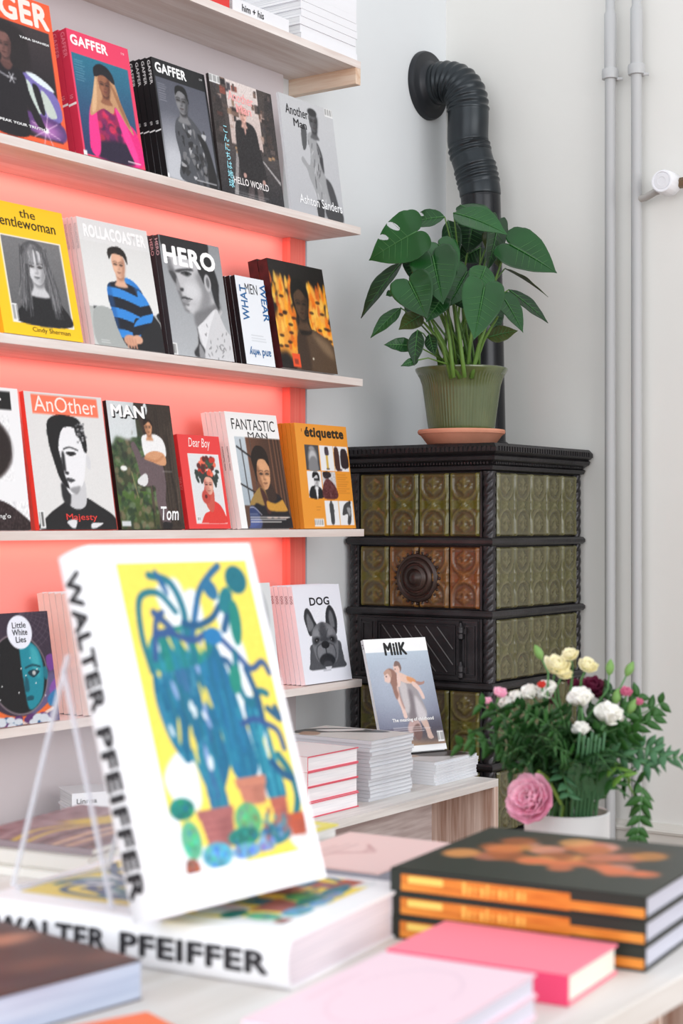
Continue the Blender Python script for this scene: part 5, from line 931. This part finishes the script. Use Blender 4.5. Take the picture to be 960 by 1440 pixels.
def big_book(name, label, loc, rot, wide):
    w_, h_, th = wide, .344, .046; t = thing(name, label, 'book', loc, rot, 'big white cactus books')
    MB().box(.004, w_ - .003, .003, th - .003, .003, h_ - .003).build('page_block', mat('big_book_pages', (236, 226, 232), .75, .2, rgb2=(216, 208, 216), nscale=3, stretch=(2, 140, 2)), t)
    # boards with a rounded spine
    pr = [(w_, 0), (.006, 0)] + [(.006 - .010 * math.sin(a), th / 2 - th / 2 * math.cos(a)) for a in np.linspace(.15, math.pi - .15, 9)] + [(.006, th), (w_, th), (w_, th - .003), (.008, th - .003)] + [(.008 - .009 * math.sin(a), th / 2 + (th / 2 - .003) * math.cos(a)) for a in np.linspace(.15, math.pi - .15, 9)] + [(.008, .003), (w_, .003)]
    k = len(pr); V = [(x, y, z_) for z_ in (0, h_) for x, y in pr]; F = [[i, (i + 1) % k, k + (i + 1) % k, k + i] for i in range(k)] + [list(range(k))[::-1], [k + i for i in range(k)]]
    o = mesh('cover', V, F, BWH, t); autosmooth(o, 50)
    P = Pic(w_ * .80, h_ * .855, (250, 218, 70), 150); c_cactus(P); P.build('cover_print', w_ * .80, h_ * .855, t, -.0004, None, w_ * .145, h_ * .092)
    letters('spine_lettering', 'WALTER', mat('spine_ink', (44, 42, 46), .5), t, (-.0049, th * .72, h_ * .945), (0, 0, -1), (0, -1, 0), h_ * .385, .0205, .03); letters('spine_lettering', 'PFEIFFER', mat('spine_ink', None), t, (-.0049, th * .72, h_ * .515), (0, 0, -1), (0, -1, 0), h_ * .46, .0205, .03)
    return t, w_, h_, th
# lying copy: turn the standing book onto its back, spine to the viewer
fb, w_, h_, th = big_book('art_book', 'big white book with cactus picture lying flat under the standing copy', (0, 0, 0), (0, 0, 0), .248)
fb.rotation_euler = (R(-90), 0, R(7)); fb.location = (-2.407, -1.570, TG + th)
sb, *_ = big_book('art_book', 'big white book with cactus picture standing propped on the lying copy', (0, 0, 0), (0, 0, 0), .216)
tl = R(18); FZ = TG + th + .0008; sb.rotation_euler = (-tl, 0, R(-6.3)); sb.location = (-2.458, -1.470, FZ + th * math.sin(tl) + .0004)
m = MB()
lc = [(226, 200, 60), (40, 60, 90), (206, 80, 60), (60, 140, 150), (236, 214, 120), (70, 70, 76)]
V = []; F = []; C = []
for k in range(24):
    x0_, x1_ = .006 + k * .0086, .006 + (k + 1) * .0086; b0 = len(V); V += [(x0_, .0006, -.0004), (x1_, .0006, -.0004), (x1_, .040, -.0004), (x0_, .040, -.0004)]; F.append([b0, b0 + 3, b0 + 2, b0 + 1]); C += [np.append(lin(random.choice(lc)), 1)] * 4
mesh('bottom_edge_print', V, F, PRINT_MATT, sb, False, None, np.array(C))
# clear acrylic easel behind the standing copy
def clear(name, tint, solid):
    m = bpy.data.materials.new(name); m.use_nodes = True; nt = m.node_tree; b = nt.nodes['Principled BSDF']; b.inputs['Base Color'].default_value = hexs(tint); b.inputs['Roughness'].default_value = .08
    tr = nt.nodes.new('ShaderNodeBsdfTransparent'); mx = nt.nodes.new('ShaderNodeMixShader'); mx.inputs[0].default_value = solid
    nt.links.new(tr.outputs[0], mx.inputs[1]); nt.links.new(b.outputs[0], mx.inputs[2]); nt.links.new(mx.outputs[0], nt.nodes['Material Output'].inputs[0]); return m
AC = clear('clear_acrylic', (236, 238, 246), .07); ACE = clear('acrylic_cut_edge', (240, 242, 250), .55)
es = thing('acrylic_easel', 'clear acrylic easel holding up the standing cactus book', 'stand', (-2.385, -1.408, FZ - .0003), (0, 0, R(-6.3)))
off = Vector((.06, .024, 0)); M = Matrix.Translation(off) @ Matrix.Rotation(-tl, 4, 'X')
M2 = Matrix.Translation(off + Vector((0, .0655, .235))) @ Matrix.Rotation(R(20), 4, 'X')
for nm, mm, z0_, z1_ in (('back_plate', M, .004, .235), ('rear_leg', M2, -.248, .0)):
    o = MB().box(-.10, .02, .0, .004, z0_, z1_, mm).build(nm, AC, es)
    MB().box(-.1035, -.1001, .0, .004, z0_, z1_, mm).build('cut_edge', ACE, o); MB().box(.0201, .0235, .0, .004, z0_, z1_, mm).build('cut_edge', ACE, o)
o = MB().box(-.04, .08, -.0, .17, .0001, .004).build('base_plate', AC, es); MB().box(-.04, .08, .1701, .1735, .0001, .004).build('cut_edge', ACE, o)
# black and orange books
def c_fruit(p):
    p.rect(0, 0, 1, 1, (40, 46, 38)); p.pg([(0, 0), (.5, 0), (.4, .2), (.1, .3), (0, .3)], (36, 44, 36))
    for k in range(44): p.el(random.uniform(.38, .86), random.uniform(.12, .8), .09, .07, random.choice([(206, 132, 50), (214, 120, 62), (170, 90, 40), (226, 160, 90), (206, 120, 90), (60, 44, 28), (80, 52, 30), (222, 150, 130)]), .4, .8)
    for k in range(10): p.el(random.uniform(.3, .45), random.uniform(.4, .9), .06, .05, (226, 116, 66), .5, .8)
ORS = mat('orange_spine', (236, 150, 60), .4, .4, rgb2=(206, 110, 36), nscale=7, stretch=(1, 3, 30)); z = TG; grp = 'orange and black books stacked on the table'
for i in range(3):
    t = thing('hardcover_book', ['bottom', 'middle', 'top'][i] + ' black and orange book of the three stacked beside the flowers', 'book', (-2.199 + i * .001, -1.5385, z), (0, 0, R(6)), grp)
    L_, D_, T_ = .262, .245, .0225      # spine runs along local -y
    MB().box(.002, D_ - .003, -L_ + .003, -.003, .002, T_ - .002).build('page_block', mat('blue_pages', (214, 214, 226), .75, .2, rgb2=(196, 196, 210), nscale=3, stretch=(2, 2, 160)), t)
    MB().box(0, D_, -L_, 0, 0, .002).box(0, D_, -L_, 0, T_ - .002, T_).box(-.001, .002, -L_, 0, .0, T_).build('cover', ink((44, 48, 42)), t)
    MB().box(-.0016, -.0011, -L_ * .72, -.012, .002, T_ - .0045).build('spine_panel', ORS, t); MB().box(-.0016, -.0011, -L_ * .995, -L_ * .72, .003, T_ * .52).build('spine_panel', ORS, t)
    MB().box(-.0019, -.0016, -L_ * .22, -.02, .010, .0165).build('spine_stripe', ink((246, 214, 110)), t)
    m = MB()
    for k in range(11): yy_ = -L_ * (.30 + .024 * k); m.box(-.0020, -.0017, yy_ - .0036 + .0012 * (k % 3), yy_, .0055, .0165 if k % 4 == 0 else .0135)
    m.build('spine_marks', ink((250, 196, 96)), t)
    if i == 2: P = Pic(D_, L_, (40, 46, 38), 80); c_fruit(P); o = P.build('cover_print', D_, L_, t, T_ + .0004, None, 0, -L_, True)
    z += T_ + .0004
# bright pink book, spine facing the viewer's right corner
PK = mat('pink_cloth', (255, 140, 160), .6, .3); PKD = mat('pink_spine', (240, 76, 118), .5, .3)
t = thing('pink_book', 'thick hot pink book lying in front of the orange and black stack', 'book', (-2.322, -1.616, TG), (0, 0, R(5)))
L_, D_, T_ = .174, .119, .0265
MB().box(.003, D_ - .003, -L_ + .002, -.003, .0022, T_ - .0022).build('page_block', mat('cream_pages', (240, 238, 226), .8, .2, rgb2=(228, 226, 212), nscale=3, stretch=(2, 2, 120)), t)
MB().box(0, D_, -L_, 0, 0, .0022).box(0, D_, -L_, 0, T_ - .0022, T_).build('cover', PK, t); MB().box(-.0008, .003, -L_, 0, 0, T_ - .0003).build('spine', PKD, t)
# pale pink books with a circle
def c_ring(p): p.rect(0, 0, 1, 1, (252, 222, 234)); [p.el(.5, .5, .36 - .006 * k, .30 - .005 * k, c, .01) for k, c in ((0, (220, 190, 206)), (1, (252, 222, 234)))]; p.lines(.3, .1, .7, 2, (228, 196, 210), .03)
z = TG; grp = 'pale pink books stacked at the front edge'
for i, T_ in enumerate((.017, .017, .0165)):
    t = thing('pale_pink_book', ['bottom', 'middle', 'top'][i] + ' pale pink book of the stack nearest the viewer', 'book', (-2.411 + .002 * (i % 2), -1.672, z), (0, 0, R(5)), grp); L_, D_ = .137, .215
    MB().box(-D_ + .002, -.002, -L_ + .002, -.002, .0015, T_ - .0015).build('page_block', mat('lilac_pages', (226, 224, 236), .8, .2, rgb2=(206, 206, 220), nscale=3, stretch=(2, 2, 140)), t)
    MB().box(-D_, 0, -L_, 0, 0, .0015).box(-D_, 0, -L_, 0, T_ - .0015, T_).box(-D_, -D_ + .0015, -L_, 0, .0015, T_ - .0015).build('cover', ink((250, 220, 232)), t)
    if i == 2: P = Pic(D_, L_, (252, 222, 234), 70); c_ring(P); P.build('cover_print', D_, L_, t, T_ + .0004, None, -D_, -L_, True)
    z += T_ + .0004
# pale pink book at the back of the table, next to a yellow edged one
def c_pale(p): p.rect(0, 0, 1, 1, (248, 216, 212)); [p.st([(.3 + .04 * k, .3), (.5, .5 + .03 * k), (.7, .4)], .012, (206, 160, 160), .7, True) for k in range(4)]; p.lines(.25, .2, .75, 3, (206, 170, 168), .06, .012)
t = thing('salmon_book', 'pale salmon book lying at the back of the table left of the orange stack', 'book', (-1.842, -1.244, TG), (0, 0, R(4.5))); L_, D_, T_ = .151, .197, .0165
MB().box(-D_ + .002, -.002, -L_ + .002, -.002, .0015, T_ - .0015).build('page_block', mat('grey_pages', (176, 178, 190), .8, .2, rgb2=(150, 152, 164), nscale=3, stretch=(2, 2, 140)), t); MB().box(-D_, 0, -L_, 0, 0, .0015).box(-D_, 0, -L_, 0, T_ - .0015, T_).box(-.0015, 0, -L_, 0, .0015, T_ - .0015).build('cover', ink((246, 212, 208)), t)
P = Pic(D_, L_, (248, 216, 212), 60); c_pale(P); P.build('cover_print', D_, L_, t, T_ + .0004, None, -D_, -L_, True)
def c_yel(p): p.rect(0, 0, 1, 1, (240, 232, 120)); p.rect(.0, .0, .8, .9, (236, 234, 214))
t = flat_book('yellow_edged_book', 'small book with yellow edged cover behind the salmon book', 'book', (-1.935, -1.222, TG), .11, .12, .021, ink((238, 228, 110)), R(4), paint=c_yel, spine_side='left')
# picture book at the lower left
def c_dark2(p):
    p.rect(0, 0, 1, 1, (72, 56, 54)); [p.el(random.uniform(0, 1), random.uniform(0, 1), .14, .09, random.choice([(110, 76, 66), (50, 40, 42), (206, 140, 110), (90, 74, 80), (60, 48, 48)]), .8, .8) for k in range(26)]; p.blur(4)
t = flat_book('picture_book', 'thick picture book with dark cover at the lower left corner', 'book', (-2.497 - .24, -1.458, TG), .24, .20, .034, ink((84, 66, 64)), R(-7), paint=c_dark2, spine_side='left', pages=mat('blue_page_edges', (196, 206, 224), .8, .2, rgb2=(170, 182, 206), nscale=3, stretch=(2, 2, 90)), ov=.001, c=.001)
t.location = Vector((-2.497, -1.480, TG)) - Matrix.Rotation(R(-7), 3, 'Z') @ Vector((.24, 0, 0))
flat_book('orange_booklet', 'thin orange booklet lying in front of the picture book', 'booklet', (-2.70, -1.62, TG), .12, .15, .006, ink((250, 120, 70)), R(-20), c=.0008)
# pale magazines behind the lying cactus book, left
def c_gold(p):
    p.rect(0, 0, 1, 1, (126, 106, 112)); p.noise(0, 0, 1, 1, 14, 8); [p.st([(0, .3 + .1 * k), (.3, .2 + .12 * k), (.6, .4 + .08 * k), (1, .3 + .1 * k)], .03, random.choice([(40, 36, 40), (236, 196, 150), (220, 190, 60), (160, 140, 146)]), .8, True) for k in range(7)]; p.pg([(.5, .3), (.8, .5), (.8, .8), (.6, .6)], (206, 180, 60), .03)
def c_pale2(p): p.rect(0, 0, 1, 1, (232, 228, 218)); p.pg([(.1, .2), (.6, .1), (.9, .6), (.3, .8)], (226, 220, 190), .06)
z = TG; CREAM = ink((238, 236, 230)); grp = 'large pale magazines stacked on the left of the table'
specs = [(.010, CREAM, c_pale2, 'bottom cream magazine'), (.016, ink((226, 222, 216)), c_pale2, 'thick white magazine second up'), (.008, ink((150, 134, 140)), c_gold, 'topmost mauve magazine with gold streaks')]
for i, (T_, m_, pf, nm) in enumerate(specs):
    t = flat_book('large_magazine', nm + ' in the pile left behind the standing book', 'magazine', (-2.20 + .01 * i, -1.125 + .003 * i, z), .24, .185, T_, m_, R(9), grp, paint=pf, c=.0008, ov=.001, pages=mat('cream_page_edges', (236, 233, 226), .8, .2, rgb2=(214, 210, 204), nscale=3, stretch=(2, 2, 140))); z += T_ + .0009

# ------------------------------------------------------------------ flowers in a vase on a small stool
VP = Vector((-1.394, -1.321, .478))
so = thing('plywood_stool', 'small plywood cube under the white flower vase', 'stool', (VP.x, VP.y, 0))
MB().box(-.15, .15, -.15, .15, .459, .478).build('seat_board', BW, so)
for s_ in (-1, 1): MB().box(-.15, .15, s_ * .15 - (.018 if s_ > 0 else 0), s_ * .15 + (0 if s_ > 0 else .018), 0, .4588).build('side_panel', PLY_Z, so)
MB().box(-.14, .14, -.1318, .1318, .2, .218).build('shelf_board', PLY_Z, so)
va = thing('flower_vase', 'plain pale grey vase behind the orange and black books', 'vase', VP)
VASE = mat('vase_ceramic', (222, 223, 224), .35, .5)
autosmooth(MB().lathe([(.054, 0), (.059, .002), (.061, .01), (.0625, .19), (.0625, .198), (.0605, .2), (.058, .198), (.057, .02), (.01, .012)], 56).build('vase_body', VASE, va))
VM = VP + Vector((0, 0, .2))                         # vase mouth
fl = lambda a, b_, Y: at(640 + a / 3, 890 + b_ / 3, Y)
PINK = mat('petal_pink', (250, 196, 214), .6, .3, rgb2=(238, 156, 188), nscale=9, sss=.1); CRM = mat('petal_cream', (246, 240, 212), .6, .3, rgb2=(240, 228, 170), nscale=9, sss=.1); WHT = mat('petal_white', (248, 246, 242), .6, .3, rgb2=(240, 238, 228), nscale=9, sss=.1)
BUR = mat('petal_burgundy', (110, 26, 62), .6, .3, rgb2=(80, 16, 44), nscale=9); ROSE = mat('petal_rose', (206, 110, 140), .6, .3); BUD = mat('bud_green', (106, 148, 78), .5, .3, rgb2=(132, 170, 98), nscale=9); RED = mat('petal_red', (206, 60, 50), .6, .3); BLU = mat('petal_blue', (180, 190, 232), .6, .3)
FST = mat('flower_stem', (100, 146, 92), .45, .4, rgb2=(78, 126, 74), nscale=8); FOL = [mat('fern_dark', (34, 76, 30), .45, .4, rgb2=(24, 58, 24), nscale=9), mat('fern_mid', (56, 104, 44), .45, .4, rgb2=(40, 84, 36), nscale=9), mat('fern_light', (110, 150, 60), .45, .4, rgb2=(84, 128, 50), nscale=9), mat('fern_blue', (78, 122, 84), .45, .4, rgb2=(60, 104, 70), nscale=9)]
def petal(mb, c, d, up_, w_, L, curl):              # one cupped petal from c in direction d
    d = d.normalized(); s_ = d.cross(up_).normalized(); n_ = s_.cross(d); rows = []
    for i in range(6):
        t = i / 5; hw_ = w_ * math.sin(math.pi * (.12 + .80 * t) ** .9) * .5 * (1 if i < 5 else .6); row = []
        for j in range(-2, 3): row.append(c + d * (t * L) + s_ * (hw_ * j) * .5 * 1.9 + n_ * (curl * L * t * t + .10 * w_ * (abs(j) / 2) ** 2))
        rows.append(row)
    mb.grid(rows)
def flower(name, label, cat, c, r, face, m, rings, group=None, stem=True, cup=.5, center=None, smat=FST):
    face = Vector(face).normalized(); t = thing(name, label, cat, c, group=group); a0 = face.orthogonal().normalized(); b0 = face.cross(a0)
    mb = MB()
    for k, (n_, el, ln, wd) in enumerate(rings):
        for j in range(n_):
            a = 2 * math.pi * j / n_ + k * .6 + random.uniform(-.12, .12); out = a0 * math.cos(a) + b0 * math.sin(a); d = out * math.cos(el) + face * math.sin(el) ; petal(mb, out * r * .05 - face * r * .1 * (k == 0), d, out.cross(face).cross(d) if False else (face if el < 1.2 else -out), wd * r, ln * r * random.uniform(.92, 1.05), cup * random.uniform(.6, 1.1))
    o = mb.build('petals', m, t, True); s_ = o.modifiers.new('thickness', 'SOLIDIFY'); s_.thickness = .0006
    if center: autosmooth(MB().lathe([(.001, 0), (.12 * r, .02 * r), (.16 * r, .1 * r), (.1 * r, .2 * r), (.001, .24 * r)], 12, face.to_track_quat('Z', 'Y').to_matrix().to_4x4()).build('flower_center', center, t))
    autosmooth(MB().lathe([(.001, -.30 * r), (.2 * r, -.22 * r), (.34 * r, -.02 * r), (.3 * r, .04 * r)], 12, face.to_track_quat('Z', 'Y').to_matrix().to_4x4()).build('calyx', FST, t))
    if stem: stemto(t, Vector(c) - face * r * .22, face)
    return t
def inside(): a = random.uniform(0, 6.28); q = random.uniform(.0, .045); return VP + Vector((q * math.cos(a), q * math.sin(a), .03))
def stemto(t, c, face, r_=.0022, m=FST):
    e = inside(); mth = VM + (e - VP) * .9; mth.z = VM.z + .01; o = t.location
    pts_ = [e, mth, mth.lerp(c, .5) + UP * .012, c - face * .02, c]
    MB().tube([p_ - o for p_ in pts_], [r_, r_, r_, r_ * .9, r_ * .8], 8).build('stem', m, t, True)
up = Vector((0, 0, 1)); LFT = -RT
RAN = [(9, .1, .95, .75), (9, .45, .9, .7), (8, .75, .8, .62), (7, 1.0, .62, .5), (5, 1.25, .45, .4)]
TUL = [(4, 1.05, 1.5, 1.15), (4, 1.25, 1.45, 1.0), (3, 1.4, 1.2, .8)]
DBL = [(8, .15, 1, .6), (8, .55, .9, .55), (7, .95, .75, .5), (5, 1.3, .5, .4)]
flower('pink_ranunculus', 'large drooping pink bloom at the front left of the bouquet', 'flower', fl(325, 705, 2.31), .039, CV * .75 + UP * .35 + LFT * .55, PINK, RAN, cup=.35, stem=False)
t = [o for o in COL.objects if o.name.startswith('pink_ranunculus')][0]; c0 = t.location; q = [inside(), VM + CV * .03 + LFT * .01 + UP * .01, fl(385, 610, 2.34), fl(350, 585, 2.33), fl(328, 625, 2.325), c0 - (CV * .75 + UP * .35 + LFT * .55).normalized() * .004]
MB().tube([p_ - c0 for p_ in q], .0032, 10).build('stem', mat('pale_stem', (150, 186, 90), .45, .4), t, True)
for a, b_, r_, lab in ((425, 150, .021, 'cream double flower at the top left of the bouquet'), (485, 100, .013, 'small cream flower at the very top of the bouquet'), (553, 148, .016, 'cream flower at top right of the bouquet'), (450, 178, .014, 'cream flower tucked under the top pair')):
    flower('cream_flower', lab, 'flower', fl(a, b_, 2.38), r_, CV * .6 + UP * .8 + LFT * random.uniform(-.3, .4), CRM, DBL, 'cream flowers of the bouquet', center=mat('pollen', (226, 200, 90), .7))
for a, b_, r_, f_, lab in ((530, 300, .0175, UP + CV * .25 + LFT * .15, 'white cupped flower right of centre, upper of the pair'), (634, 370, .020, UP * .9 + CV * .35 - LFT * .35, 'large open white flower at the right of the bouquet'), (532, 425, .0125, UP + CV * .2 + LFT * .1, 'white bud just below the two white cupped flowers')):
    flower('white_lisianthus', lab, 'flower', fl(a, b_, 2.32), r_, f_, WHT, TUL, 'white cupped flowers of the bouquet', cup=-.12)
for a, b_, r_, lab in ((395, 240, .016, 'white tulip shaped flower left of the dark red blooms'), (322, 245, .013, 'white flower at the upper left of the foliage'), (262, 262, .010, 'small white flower between two left blossoms'), (222, 290, .011, 'white flower beside the small pink blossoms')):
    flower('white_freesia', lab, 'flower', fl(a, b_ + 20, 2.38), r_, UP * .8 + LFT * .6 + CV * .4, WHT, TUL, 'white flowers at left of the bouquet', cup=-.1)
for a, b_, r_, m_, lab in ((186, 260, .011, PINK, 'small pink blossom at the far left of the bouquet'), (136, 292, .007, PINK, 'tiny pink blossom left of the others'), (150, 318, .006, ROSE, 'tiny rose bud under the left pink blossoms'), (720, 256, .010, ROSE, 'small rose blossom at the upper right'), (776, 296, .007, ROSE, 'tiny rose blossom at the far right'), (365, 224, .007, RED, 'tiny red blossom among the white flowers'), (670, 600, .007, BLU, 'tiny pale blue blossom over the vase rim')):
    flower('small_blossom', lab, 'flower', fl(a, b_, 2.36), r_, CV * .5 + UP * .8 + LFT * random.uniform(-.4, .4), m_, [(7, .3, 1, .7), (6, .8, .8, .6), (5, 1.2, .5, .5)], 'small blossoms of the bouquet')
for a, b_, r_, lab in ((575, 240, .021, 'dark red bloom behind the white cupped flowers'), (612, 262, .016, 'dark red bloom at the right behind the white flowers'), (498, 220, .010, 'small dark red bloom under the cream flowers'), (408, 285, .014, 'dark red bloom half hidden by left foliage')):
    flower('burgundy_flower', lab, 'flower', fl(a, b_, 2.44), r_, CV * .6 + UP * .8, BUR, [(10, .2, 1, .5), (10, .5, .9, .5), (9, .85, .8, .45), (7, 1.15, .6, .4), (5, 1.35, .5, .3)], 'dark red blooms of the bouquet')
for a, b_, f_, lab in ((350, 82, UP + LFT * .5, 'green bud standing at the top left'), (652, 145, UP - LFT * .1, 'green bud standing at the top right'), (735, 152, UP - LFT * .5, 'green bud leaning right at the top'), (680, 268, UP - LFT * .2, 'green bud below the right pair'), (745, 310, UP - LFT * .5, 'pale green bud at the right edge')):
    f_ = f_.normalized(); c = fl(a, b_, 2.36); t = thing('flower_bud', lab + ' of the bouquet', 'flower bud', c, group='green buds of the bouquet')
    autosmooth(MB().lathe([(.001, -.012), (.004, -.009), (.0064, -.003), (.006, .003), (.0036, .008), (.0008, .012)], 12, f_.to_track_quat('Z', 'Y').to_matrix().to_4x4()).build('bud', BUD, t)); stemto(t, c - f_ * .012, f_, .0016)
def sprig(label, pts_, n, ll, lw, m, name='fern_sprig', cat='greenery', group='foliage sprigs of the bouquet'):
    o = pts_[0]; t = thing(name, label, cat, o, group=group); P_ = [np.array(p_ - o) for p_ in pts_]; path = []
    for i in range(len(P_) - 1):
        a, b_, c_, d = P_[max(i - 1, 0)], P_[i], P_[i + 1], P_[min(i + 2, len(P_) - 1)]
        for s_ in np.arange(8) / 8: path.append(Vector(.5 * ((2 * b_) + (c_ - a) * s_ + (2 * a - 5 * b_ + 4 * c_ - d) * s_ * s_ + (3 * b_ - a - 3 * c_ + d) * s_ ** 3)))
    path.append(Vector(P_[-1])); N = len(path); MB().tube(path, [.0017 * (1 - .6 * i / N) for i in range(N)], 7).build('stem', FST, t, True); mb = MB()
    for k in range(n):
        f = .35 + .65 * (k + .5) / n; i = min(int(f * (N - 1)), N - 2); p_ = path[i]; tg = (path[i + 1] - path[i]).normalized(); sd = tg.cross(CV + Vector((random.uniform(-.6, .6), random.uniform(-.6, .6), random.uniform(-.3, .6)))).normalized()
        for s_ in (1, -1):
            d = (sd * s_ * random.uniform(.7, 1.1) + tg * random.uniform(.5, .9) + Vector((random.uniform(-.25, .25), random.uniform(-.25, .25), random.uniform(-.25, .2)))).normalized(); nn = d.cross(tg + Vector((.01, .02, .03))).normalized(); q = d.cross(nn); L = ll * random.uniform(.75, 1.15) * (1 - .35 * f); rows = []
            for a in range(6):
                u_ = a / 5; h = lw * .5 * math.sin(math.pi * min(1, u_ * .93 + .07) ** .8); c_ = p_ + d * (u_ * L) - UP * (.14 * L * u_ * u_); rows.append([c_ - q * h + nn * h * .3, c_, c_ + q * h + nn * h * .3])
            mb.grid(rows)
    ob = mb.build('leaflets', m, t, True); s_ = ob.modifiers.new('thickness', 'SOLIDIFY'); s_.thickness = .0005; return t
SPR = [(10, 470, 2.32, 1), (60, 440, 2.28, 1), (95, 300, 2.34, 1), (120, 400, 2.25, 0), (170, 330, 2.26, 0), (210, 520, 2.24, 0), (250, 300, 2.32, 0), (300, 330, 2.24, 1), (340, 430, 2.2, 0), (360, 300, 2.32, 0), (390, 380, 2.22, 0), (420, 480, 2.2, 1), (300, 560, 2.22, 0), (230, 590, 2.3, 0), (440, 320, 2.3, 0), (470, 560, 2.22, 0), (480, 420, 2.3, 0), (600, 480, 2.3, 1), (660, 240, 2.4, 0), (690, 400, 2.3, 0), (720, 330, 2.36, 1), (700, 520, 2.28, 0), (760, 420, 2.32, 1), (780, 260, 2.4, 1), (850, 350, 2.36, 1), (880, 290, 2.4, 1), (640, 560, 2.24, 0), (560, 600, 2.26, 0), (860, 480, 2.34, 3), (890, 520, 2.3, 3), (820, 560, 2.3, 3), (735, 640, 2.24, 2), (690, 660, 2.26, 1), (480, 690, 2.26, 3), (380, 520, 2.3, 0), (160, 470, 2.38, 0), (270, 420, 2.3, 0), (600, 330, 2.42, 0)]
WH = ['leftmost', 'far left', 'left', 'left of centre', 'centre', 'right of centre', 'right', 'far right']
for i, (a, b_, Y, mi) in enumerate(SPR):
    c = fl(a, b_, Y); e = inside(); mth = VM + Vector((e.x - VP.x, e.y - VP.y, .008)) * .95
    k = min(7, int(a / 118)); hgt = 'top' if b_ < 330 else 'middle' if b_ < 480 else 'low'
    lab = '%s %s green sprig, %s outward of its part of the bouquet' % (hgt, WH[k], ['first', 'second', 'third', 'fourth', 'fifth', 'sixth'][sum(1 for q in SPR[:i] if min(7, int(q[0] / 118)) == k and ('top' if q[1] < 330 else 'middle' if q[1] < 480 else 'low') == hgt)])
    sprig(lab, [e, mth, mth.lerp(c, .5) + UP * (.03 if b_ < 520 else .045), c], 9, .036, .0115, FOL[mi])
# blue green straight stems at the front, and a hanging sprig at the right
for i, a in enumerate((515, 535, 552, 568, 585, 600, 620)):
    c = fl(a + 10, 420 + 12 * (i % 3), 2.29); e = inside(); t = thing('grass_stalk', ['first', 'second', 'third', 'fourth', 'fifth', 'sixth', 'seventh'][i] + ' straight blue green stalk from the left at the vase front', 'stalk', VM, group='straight stalks at the vase front')
    b0 = VM + CV * .045 + RT * ((a - 500) / 3 / 2300 * 2.3 - .005) + UP * .002; q = [b0 - UP * .14, b0, b0.lerp(c, .6), c]; MB().tube([p_ - VM for p_ in q], [.003, .0028, .0024, .0018], 8).build('stem', FOL[3], t, True)
    mb = MB(); petal(mb, b0.lerp(c, .2) - VM, (c - b0).normalized() + RT * .25 * (-1) ** i, CV, .011, .07, .1); mb.build('blade', FOL[3], t, True)
sprig('trailing sprig hanging down over the right side of the vase', [VM + RT * .03, VM + RT * .058 + UP * .05 + CV * .02, fl(775, 640, 2.3), fl(778, 760, 2.29), fl(765, 880, 2.29)], 8, .034, .012, FOL[1], 'trailing_sprig')
sprig('long thin sprig reaching out to the far right', [VM + RT * .03, fl(760, 560, 2.32), fl(860, 530, 2.31), fl(965, 525, 2.3)], 7, .030, .006, FOL[3], 'trailing_sprig')
